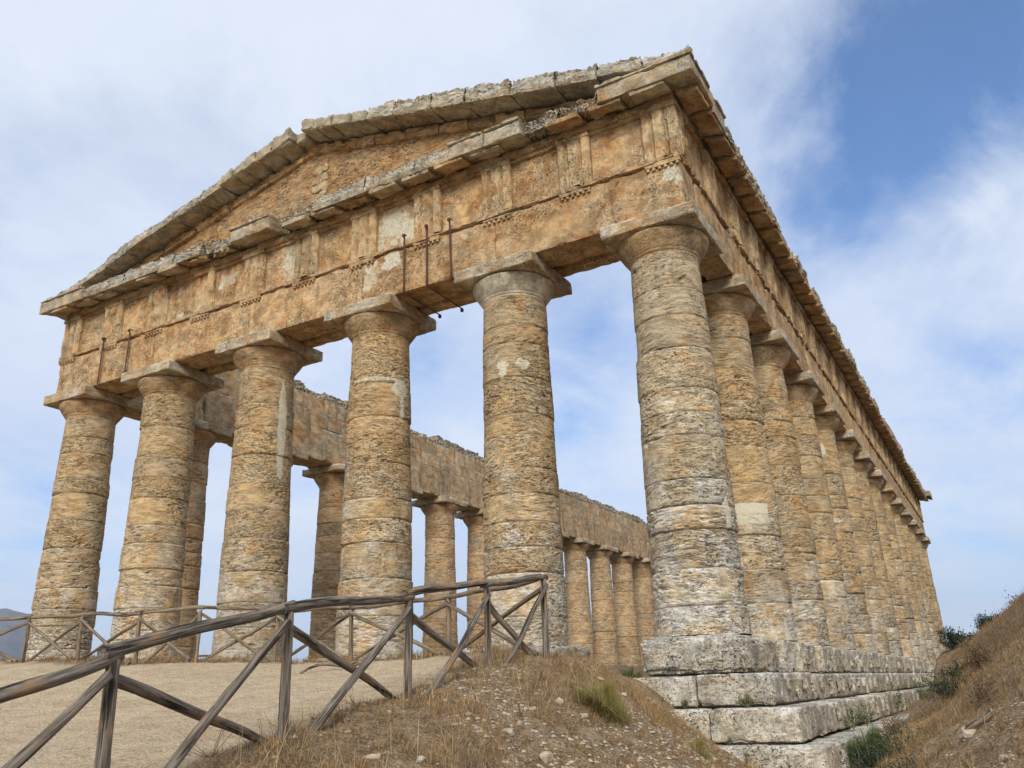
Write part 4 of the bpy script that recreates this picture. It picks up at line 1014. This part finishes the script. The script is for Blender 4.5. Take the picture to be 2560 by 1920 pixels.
# ------------------------------------------------------------------ vegetation and stones
def blades(X, Y, L, wd, lean, seed, z=None, tone=(0, 1), az=None, curl=.5):
    rs = np.random.default_rng(seed); n = len(X); Z = ground_z(X, Y)-.01 if z is None else z
    az = rs.uniform(0, 2*PI, n) if az is None else az; le = rs.uniform(*lean, n); ft = rs.uniform(0, PI, n)
    dx, dy = np.cos(az), np.sin(az); sx, sy = np.cos(ft), np.sin(ft)
    W_ = wd*rs.uniform(.6, 1.3, n)
    def pt(t, w_):
        h = L*t*np.cos(le*(1+curl*t)); o = L*t*np.sin(le*(1+curl*t))
        return np.stack([X+dx*o+sx*w_, Y+dy*o+sy*w_, Z+h], -1)
    V = np.stack([pt(0, -W_), pt(0, W_), pt(.55, W_*.75), pt(.55, -W_*.75), pt(1., W_*.12), pt(1., -W_*.12)], 1).reshape(-1, 3)
    b = np.arange(n)[:, None]*6
    F = np.concatenate([b+np.array([0, 1, 2, 3]), b+np.array([3, 2, 4, 5])])
    tn = np.repeat(rs.uniform(*tone, n), 6)
    return V, F, tn
def scatter(n, box, fn, seed):
    rs = np.random.default_rng(seed); out = []; tot = 0
    while tot < n:
        X = rs.uniform(box[0], box[1], n); Y = rs.uniform(box[2], box[3], n); k_ = rs.uniform(0, 1, n) < fn(X, Y)
        out.append(np.stack([X[k_], Y[k_]], -1)); tot += k_.sum()
        if len(out) > 60: break
    P = np.concatenate(out)[:n]; return P[:, 0], P[:, 1]
def step_footprint(x, y): return ((x > -1.0) & (x < 2.62) & (y > -2.62) & (y < 60)) & ~((y < -1.2) & (x < .4)).astype(bool)
def bank_dens(x, y):
    pm = path_mask(x, y); cl = sst(fbm(x*1.6, y*1.6, 0*x, 350, 3), .36, .62); bare = sst(fbm(x*.8, y*.8, 0*x, 351, 3)+.16*sst(x, .6, 1.8)*(1-sst(x, 2.8, 3.3)), .60, .48)
    return (1-pm)**3*(.12+.88*cl)*(.12+.88*bare)*(~step_footprint(x, y))
def build_grass():
    Vs = []; Vb = []
    specs = [(24000, (-.9, 2.6, -14.5, -5.5), (.03, .13), .0022), (12000, (-1.2, 1.3, -6.5, -2.6), (.04, .14), .0025), (9000, (-22, -1, -6.2, -1.3), (.04, .16), .005),
             (46000, (3.7, 8.0, -13.5, 2), (.03, .13), .003), (18000, (3.2, 9, 2, 22), (.05, .18), .005), (6000, (1.2, 3.6, -7, -3), (.03, .12), .003)]
    for i, (n, box, Lr, wd) in enumerate(specs):
        X, Y = scatter(n, box, bank_dens, 360+i); rs = np.random.default_rng(370+i)
        L = rs.uniform(Lr[0], Lr[1], len(X))*(.6+.8*fbm(X*2, Y*2, 0*X, 371, 2))
        Vs.append(blades(X, Y, L, wd, (.1, 1.35), 380+i, tone=(0, 1) if i not in (3, 4) else (0, .62)))
    for j, (n, box, L_) in enumerate([(520, (-.9, 2.4, -14, -5.5), (.18, .45)), (1500, (3.8, 8, -13, 4), (.12, .38)), (260, (-12, -1, -6, -3.2), (.15, .4))]):
        X, Y = scatter(n, box, bank_dens, 393+j); Vs.append(blades(X, Y, np.random.default_rng(j).uniform(L_[0], L_[1], len(X)), .0022, (.0, .5), 396+j, tone=(.3, 1)))
    # tussocks: dense little fans of blades
    for j, (nc, box, rr, hh) in enumerate([(340, (-.8, 2.5, -14, -5), .07, .14), (420, (3.6, 8, -13, 3), .10, .15), (200, (3.4, 8, 3, 20), .18, .26), (130, (-16, -.6, -5.9, -3.6), .09, .16)]):
        X, Y = scatter(nc, box, lambda x, y: (1-path_mask(x, y))**2*(~step_footprint(x, y)), 401+j); rs = np.random.default_rng(405+j); m_ = 46
        X = np.repeat(X, m_)+rs.normal(0, rr*.45, len(X)*m_); Y = np.repeat(Y, m_)+rs.normal(0, rr*.45, len(Y)*m_)
        Vs.append(blades(X, Y, rs.uniform(.4, 1.15, len(X))*hh, .0022+.0012*j, (.05, 1.2), 410+j, tone=(0, .75)))
    # litter: blades lying flat on the slope
    X, Y = scatter(22000, (-.8, 3, -14.5, -3), lambda x, y: (1-path_mask(x, y))*(~step_footprint(x, y)), 391)
    Vs.append(blades(X, Y, np.random.default_rng(3).uniform(.05, .2, len(X)), .002, (1.3, 1.6), 392, curl=0.))
    V = np.concatenate([v for v, f, t in Vs]); n = 0; Fs = []
    for v, f, t in Vs: Fs.append(f+n); n += len(v)
    o = mesh_np('dry_grass', V, np.concatenate(Fs), M_STRAW, attrs={'tone': np.concatenate([t for v, f, t in Vs])}, smooth=False)
    tag(o, 'straw coloured dry grass covering the banks', 'grass', kind='stuff')
build_grass()

def tuft(name, label, x, y, r, h, n, mat, seed, z=None, lean=(.05, .8), wd=.0024, group=None, cat='grass tuft'):
    rs = np.random.default_rng(seed); a = rs.uniform(0, 2*PI, n); q = r*.55*np.sqrt(rs.uniform(0, 1, n))
    X, Y = q*np.cos(a), q*np.sin(a); L = h*rs.uniform(.45, 1.1, n)
    z0 = gz(x, y)-.02 if z is None else z
    q = np.abs(rs.normal(0, r*.30, n)); X, Y = q*np.cos(a), q*np.sin(a); L = L*np.clip(1.15-q/r, .35, 1.1)
    zz = ground_z(X+x, Y+y)-.015-z0 if z is None else np.zeros(n)
    V, F, tn = blades(X, Y, L, wd, lean, seed, z=zz, az=a+rs.normal(0, .7, n))
    o = mesh_np(name, V, F, mat, attrs={'tone': tn}, smooth=False); o.location = (x, y, z0)
    return tag(o, label, cat, group)
def shrub(name, label, x, y, r, h, nst, nleaf, mat, seed, z=None, leaf=.035, lean=(.1, 1.1), cat='shrub', group=None, stem_mat=None, sq=(1, 1)):
    rs = np.random.default_rng(seed); z0 = (gz(x, y)-.03) if z is None else z
    root = thing(name, label, cat, (x, y, z0), group)
    st = []; tips = []
    for i in range(nst):
        a = rs.uniform(0, 2*PI); le = rs.uniform(*lean); L = h*rs.uniform(.6, 1.15); p = Vector((0, 0, 0)); pts = [p]
        d = Vector((math.cos(a)*math.sin(le)*sq[0], math.sin(a)*math.sin(le)*sq[1], math.cos(le))).normalized()
        for k_ in range(5):
            d = (d+Vector(rs.normal(0, .16, 3))+Vector((0, 0, .04))).normalized(); p = p+d*L/5*(1+.3*r); pts.append(p)
            if k_ >= 1: tips.append((p.copy(), L*.25))
        st.append(tube(pts, [.008*h/.5*(1-.16*k_)+.0015 for k_ in range(6)], 4))
    V, F = join_parts(st); mesh_np('stem', V, F, stem_mat or M_WOOD2, root)
    idx = rs.integers(0, len(tips), nleaf); P = np.array([tips[i][0][:] for i in idx]); s_ = np.array([tips[i][1] for i in idx])
    P = P+rs.normal(0, 1, (nleaf, 3))*s_[:, None]*.33; P[:, 2] = np.maximum(P[:, 2], .01)
    u = rs.normal(0, 1, (nleaf, 3)); u[:, 2] = abs(u[:, 2])+.3; u /= np.linalg.norm(u, axis=1, keepdims=True); v = np.cross(u, rs.normal(0, 1, (nleaf, 3))); v /= np.linalg.norm(v, axis=1, keepdims=True)
    l = leaf*rs.uniform(.6, 1.4, nleaf)[:, None]
    V = np.stack([P, P+u*l*.5+v*l*.22, P+u*l, P+u*l*.5-v*l*.22], 1).reshape(-1, 3); F = np.arange(nleaf*4).reshape(-1, 4)
    mesh_np('foliage', V, F, mat, root, {'tone': np.repeat(rs.uniform(0, 1, nleaf), 4)}, smooth=False)
    return root
tuft('grass_tuft', 'largest olive-gold grass tuft on the bank, right of the fence end', *on_ground(1505, 1775), .46, .34, 4200, M_GOLD, 1, lean=(.05, 1.15))
tuft('grass_tuft', 'small yellow-green tuft just left of the corner plinth', *on_ground(1590, 1700), .32, .26, 1500, M_GOLD, 2, lean=(.2, 1.3))
tuft('grass_tuft', 'dark green tuft against the left side of the corner plinth', -1.12, -1.35, .16, .34, 420, M_GREEN, 3, z=-.80)
tuft('grass_tuft', 'golden tuft at the left foot of the middle step', *on_ground(1738, 1872), .24, .24, 1700, M_GOLD, 4, lean=(.2, 1.2))
shrub('weed', 'green weed in the joint at the left end of the upper step', -.35, -1.86, .2, .26, 9, 420, M_GREEN, 5, z=-1.32, cat='weed', leaf=.03)
shrub('weed', 'flat green weed growing behind the middle step top', .1, -1.84, .25, .15, 8, 300, M_GREEN, 6, z=-1.31, cat='weed', leaf=.025)
shrub('weed', 'dark green cushion weed on the middle step at the corner', 1.25, -1.82, .2, .20, 12, 500, M_GREEN, 7, z=-1.31, cat='weed', leaf=.028)
shrub('weed', 'small weed under the front face of the middle step', .98, -2.28, .2, .12, 7, 160, M_GREEN, 8, z=-1.88, cat='weed', leaf=.025)
shrub('weed', 'first green weed past the corner on the lowest step', 2.28, 2.1, .2, .38, 12, 500, M_GREEN, 9, z=-1.87, cat='weed', leaf=.035)
shrub('weed', 'bushy green weed on the lowest step, with brown stalks', 2.30, 3.9, .25, .44, 14, 700, M_GREEN, 10, z=-1.87, cat='weed', leaf=.035)
shrub('weed', 'upright narrow green weed on the lowest step in the distance', 2.3, 9.3, .15, .75, 7, 300, M_GREEN, 12, z=-1.85, cat='weed', lean=(.02, .3), leaf=.05)
shrub('weed', 'light green weed at the far bend of the trench', 2.75, 12.8, .2, .75, 9, 420, M_GREEN, 13, cat='weed', lean=(.05, .5), leaf=.06)
tuft('grass_tuft', 'bright green feathery tuft in the trench beside the lowest step', 2.95, -.6, .55, .60, 3400, M_GREEN, 14, lean=(.05, .9), wd=.003)
shrub('shrub', 'brown dry bush in the trench behind the bright green tuft', 3.05, 1.6, .4, .40, 22, 1200, M_BROWNL, 15, leaf=.03)
shrub('shrub', 'dark green spiny shrub in the trench at the bottom of the photo', 3.45, -4.2, .45, .40, 24, 1900, M_DARKG, 16, leaf=.028)
shrub('shrub', 'dark green prostrate shrub on the bank edge beside the trench', 3.7, -2.2, .6, .55, 30, 2600, M_DARKG, 17, leaf=.028, lean=(.3, 1.3))
shrub('shrub', 'dark blue-green shrub leaning over the trench about midway along the steps', 4.05, 4.4, .6, .5, 30, 2800, M_DARKG, 18, leaf=.045, lean=(.3, 1.3))
shrub('shrub', 'dark green shrub at the far end of the steps, farthest of the dark shrubs', 3.6, 17.0, .6, .6, 30, 2400, M_DARKG, 19, leaf=.07, lean=(.1, 1.2))
shrub('shrub', 'dark green shrub on the edge of the right bank, second farthest of the dark ones', 4.0, 11.0, .6, .42, 26, 1900, M_DARKG, 20, leaf=.06, lean=(.3, 1.3))
shrub('shrub', 'dark green shrub low on the right bank near the bottom edge', 4.1, -7.0, .5, .42, 24, 1900, M_DARKG, 21, leaf=.025, lean=(.3, 1.3))
shrub('shrub', 'brown dry bush high on the right bank', 4.9, -2.5, .5, .40, 28, 1900, M_BROWNL, 22, leaf=.03)
shrub('shrub', 'brown dry bush on the right bank above the dark blue-green shrub', 4.7, 5.2, .6, .5, 28, 2000, M_BROWNL, 23, leaf=.045)
shrub('shrub', 'green young shrub standing out against the bank crest', 4.5, 12.0, .4, .6, 12, 700, M_GREEN, 24, leaf=.06, lean=(.05, .6))
# small trees on the far crest of the hill
def small_tree(label, x, y, h, r, seed, mat):
    rs = np.random.default_rng(seed); z0 = gz(x, y)-.1; root = thing('small_tree', label, 'tree', (x, y, z0), None)
    V, F = join_parts([tube([(0, 0, 0), (.05, 0, h*.3), (-.05, .05, h*.55), (.08, 0, h*.8)], [.09, .075, .05, .02], 6)]+[tube([(0, 0, h*.3), (math.cos(a)*r*.5, math.sin(a)*r*.5, h*.55), (math.cos(a)*r*.8, math.sin(a)*r*.8, h*.75)], [.05, .03, .012], 5) for a in (0, 1.3, 2.6, 4, 5.2)])
    mesh_np('trunk', V, F, M_WOOD2, root)
    n = 5200; cl = rs.normal(0, 1, (26, 3)); cl /= np.linalg.norm(cl, axis=1, keepdims=True); cl *= rs.uniform(.35, 1, (26, 1)); P = cl[rs.integers(0, 26, n)]*np.array([r, r, h*.38])+rs.normal(0, 1, (n, 3))*r*.20+np.array([0, 0, h*.62])
    u = rs.normal(0, 1, (n, 3)); u /= np.linalg.norm(u, axis=1, keepdims=True); v = np.cross(u, rs.normal(0, 1, (n, 3))); v /= np.linalg.norm(v, axis=1, keepdims=True); l = .13*rs.uniform(.6, 1.4, n)[:, None]
    mesh_np('crown', np.stack([P, P+u*l*.5+v*l*.3, P+u*l, P+u*l*.5-v*l*.3], 1).reshape(-1, 3), np.arange(n*4).reshape(-1, 4), mat, root, {'tone': np.repeat(rs.uniform(0, 1, n), 4)}, smooth=False)
TREES = [(4.2, 62, 1.7, 1.2, 'rounded dark tree on the crest right behind the temple'), (1.9, 64, 1.2, 1.0, 'low dark bush-like tree where the far crest meets the temple'),
         (7.0, 60, 1.4, 1.6, 'flat scrubby tree higher up the far crest'), (9.0, 56, 1.3, 1.5, 'scrubby tree near the right edge of the far crest')]
for i, (x, y, h, r, lb) in enumerate(TREES): small_tree(lb, x, y, h, r, 500+i, M_DARKG)

def build_brush():
    rs = np.random.default_rng(77); X, Y = scatter(620, (3.3, 8.2, -13, 16), lambda x, y: sst(fbm(x*.9, y*.9, 0*x, 421, 3), .38, .6)*(.3+.7*sst(y, -12, 4)), 422)
    X2, Y2 = scatter(60, (-.7, 2.6, -13.5, -5), bank_dens, 423); X = np.r_[X, X2]; Y = np.r_[Y, Y2]; Z = ground_z(X, Y); P = []
    for x, y, z in zip(X, Y, Z):
        h = rs.uniform(.10, .30)*(1.0 if y < 2 else 1.6)
        for q in range(rs.integers(4, 9)):
            a = rs.uniform(0, 2*PI); le = rs.uniform(.2, 1.4); p = np.array([x, y, z-.01]); pts = [p]
            for t in range(3):
                a += rs.normal(0, .4); p = p+h*.45*np.array([math.cos(a)*math.sin(le), math.sin(a)*math.sin(le), math.cos(le)]); p[2] = max(p[2], z+.01); pts.append(p)
            P.append(tube(pts, [.0035, .003, .002, .001], 3))
    V, F = join_parts(P); o = mesh_np('dry_brush', V, F, M_WOOD2); tag(o, 'tangle of dry grey-brown twigs on the right bank', 'dry brush', kind='stuff')
build_brush()
def rock(x, y, size, seed, label, z=None, flat=.5, rotz=0., group=None, name='stone', sq=(1, 1)):
    rs = np.random.default_rng(seed)
    n, m = 18, 12; th = np.arange(n)/n*2*PI; ph = np.linspace(0.05, PI-.05, m); T, Ph = np.meshgrid(th, ph, indexing='ij')
    d = np.stack([np.sin(Ph)*np.cos(T), np.sin(Ph)*np.sin(T), np.cos(Ph)], -1)
    pl = rs.normal(0, 1, (9, 3)); pl /= np.linalg.norm(pl, axis=1, keepdims=True); off = rs.uniform(.55, .9, 9)
    r = np.min(np.where((d@pl.T) > .05, off/np.maximum(d@pl.T, .05), 9.), axis=-1); r = np.minimum(r, 1.15)
    r *= 1+.12*(fbm(d[..., 0]*3+seed, d[..., 1]*3, d[..., 2]*3, seed, 3)-.5)
    V = (d*r[..., None]).reshape(-1, 3)*np.array([size*sq[0], size*sq[1], size*flat])
    c, s = math.cos(rotz), math.sin(rotz); V = np.stack([V[:, 0]*c-V[:, 1]*s, V[:, 0]*s+V[:, 1]*c, V[:, 2]], -1)
    F = grid_faces(n, m, True)
    if label is None: return V, F
    o = mesh_np(name, V, F, M_ROCK, smooth=False); o.location = (x, y, (gz(x, y) if z is None else z)+size*flat*.25)
    return tag(o, label, 'stone', group)
# bigger stones one can point at: (u,v) of the photo turned into a point on the ground
STONES = [(1270, 1830, .075, 'pale angular wedge of limestone on the bank below the fence end', .5), (1392, 1650, .12, 'long white sliver of stone at the crest right of the fence end', .3), (1330, 1768, .05, 'rounded pale stone on the bank, up and right of the wedge stone', .6),
          (1400, 1760, .06, 'sharp leaning yellowish stone below the large grass tuft', .9), (1365, 1890, .085, 'grey boulder half sunk at the bottom of the bank', .7), (925, 1880, .07, 'white flat stone at the bottom left of the bank', .4),
          (1050, 1905, .055, 'small square white stone at the lower edge of the bank', .6), (640, 1688, .06, 'reddish stone lying on the gravel path', .7), (1620, 1745, .08, 'white stone at the right rim of the bank by the steps', .5),
          (1170, 1780, .045, 'grey white pebble between fence and wedge stone', .5), (1500, 1700, .07, 'pale stone behind the large grass tuft', .5), (2425, 1850, .10, 'upright tan stone next to the dead log on the right bank', 1.2),
          (2530, 1900, .10, 'flat white stone in the bottom right corner', .35), (1460, 1790, .05, 'grey stone in the bare scree below the tuft', .6), (1560, 1740, .055, 'cream stone in the middle of the scree slope', .6), (0+30, 1655, .12, 'dark flat stone at the far left fence foot', .4)]
for i, (u, v, s_, lb, fl) in enumerate(STONES):
    x, y = on_ground(u, v); rock(x, y, s_, 600+i, lb, flat=fl, rotz=i*1.3, sq=(1.5, .7) if 'sliver' in lb or 'flat' in lb else (1, .8))
def build_gravel():
    parts_ = [rock(0, 0, 1., 700+i, None, flat=.6) for i in range(6)]
    # low-poly variants
    base = []
    for i in range(8):
        rs = np.random.default_rng(800+i)
        V = np.array([(1, 0, 0), (.2, 1, 0), (-1, .2, 0), (-.1, -1, 0), (.1, .1, .6), (-.1, 0, -.6)], float)*rs.uniform(.6, 1.2, (6, 1))
        F = np.array([(0, 1, 4, 4), (1, 2, 4, 4), (2, 3, 4, 4), (3, 0, 4, 4), (1, 0, 5, 5), (2, 1, 5, 5), (3, 2, 5, 5), (0, 3, 5, 5)])[:, :3]
        base.append((V, F))
    rs = np.random.default_rng(9); Vs, Fs, n = [], [], 0
    def put(X, Y, S):
        nonlocal n
        Z = ground_z(X, Y); k_ = rs.integers(0, 8, len(X)); a = rs.uniform(0, 2*PI, len(X))
        for b_ in range(8):
            q = k_ == b_
            V0, F0 = base[b_]; c, s = np.cos(a[q])[:, None], np.sin(a[q])[:, None]; S_ = S[q][:, None]
            V = np.stack([(V0[:, 0]*c-V0[:, 1]*s)*S_+X[q][:, None], (V0[:, 0]*s+V0[:, 1]*c)*S_+Y[q][:, None], V0[:, 2]*S_*.8+Z[q][:, None]-.15*S_], -1)
            m_ = q.sum(); Vs.append(V.reshape(-1, 3)); Fs.append((F0[None]+np.arange(m_)[:, None, None]*6).reshape(-1, 3)+n); n += m_*6
    scree = lambda x, y: (1-path_mask(x, y))*(.06+sst(fbm(x*.8, y*.8, 0*x, 351, 3)+.16*sst(x, .6, 1.8), .46, .62))*(~step_footprint(x, y))
    X, Y = scatter(9000, (-.6, 2.8, -14.5, -2.5), scree, 11); put(X, Y, .006+.05*rs.uniform(0, 1, len(X))**5)
    X, Y = scatter(24000, (-9, .3, -15, -5), lambda x, y: path_mask(x, y)*sst(fbm(x*.9, y*.9, 0*x, 357, 3), .3, .7), 12); put(X, Y, .004+.018*rs.uniform(0, 1, len(X))**4)
    X, Y = scatter(3000, (3.8, 7.5, -13, 4), lambda x, y: sst(fbm(x*.9, y*.9, 0*x, 358, 3), .4, .6), 13); put(X, Y, .008+.03*rs.uniform(0, 1, len(X))**3)
    o = mesh_np('gravel', np.concatenate(Vs), np.concatenate(Fs), M_ROCK, smooth=False); tag(o, 'small pale stones strewn over bank and path', 'gravel', kind='stuff')
build_gravel()
# dead wood
_a, _b = on_ground(2400, 1868), on_ground(2492, 1815)
dw = log('dead_log', (_a[0], _a[1], gz(*_a)+.06), (_b[0], _b[1], gz(*_b)+.09), .026, .036, None, M_WOOD2, 300, .03); tag(dw, 'bleached dead branch lying on the right bank', 'log')
x, y = on_ground(845, 1680); dw = log('dead_branch', (x-.7, y-.1, gz(x-.7, y-.1)+.03), (x+.4, y+.3, gz(x+.4, y+.3)+.05), .02, .035, None, M_WOOD2, 301, .08); tag(dw, 'short bleached branch on the path edge behind the near fence', 'branch')

GROUPS = {'stone': 'loose stones lying on the banks and path', 'grass tuft': 'grass tufts near the steps', 'weed': 'green weeds growing on the steps', 'shrub': 'shrubs along the trench and right bank',
          'tree': 'small trees on the far crest', 'fence': 'log fences with crossed braces'}
for o in list(C.objects):
    if o.parent is None and o.get('category') in GROUPS: o['group'] = GROUPS[o['category']]

# ------------------------------------------------------------------ air
def build_haze():
    m = bpy.data.materials.new('air_haze'); m.use_nodes = True; k = NT(m.node_tree); k.n.clear()
    out = k.new('ShaderNodeOutputMaterial'); v = k.new('ShaderNodeVolumePrincipled')
    v.inputs['Color'].default_value = (.68, .80, 1.0, 1); v.inputs['Density'].default_value = HAZE
    k.link(v.outputs[0], out.inputs['Volume'])
    a, b = -9100, 9100
    V = [(x, y, z) for x in (a, b) for y in (a, b) for z in (-100, 620)]
    F = [(0, 1, 3, 2), (4, 6, 7, 5), (0, 4, 5, 1), (2, 3, 7, 6), (0, 2, 6, 4), (1, 5, 7, 3)]
    o = mesh_np('haze', np.array(V), np.array(F), m, smooth=False); tag(o, 'thin blue haze over the valley', kind='stuff')
HAZE = 0.00011
build_haze()
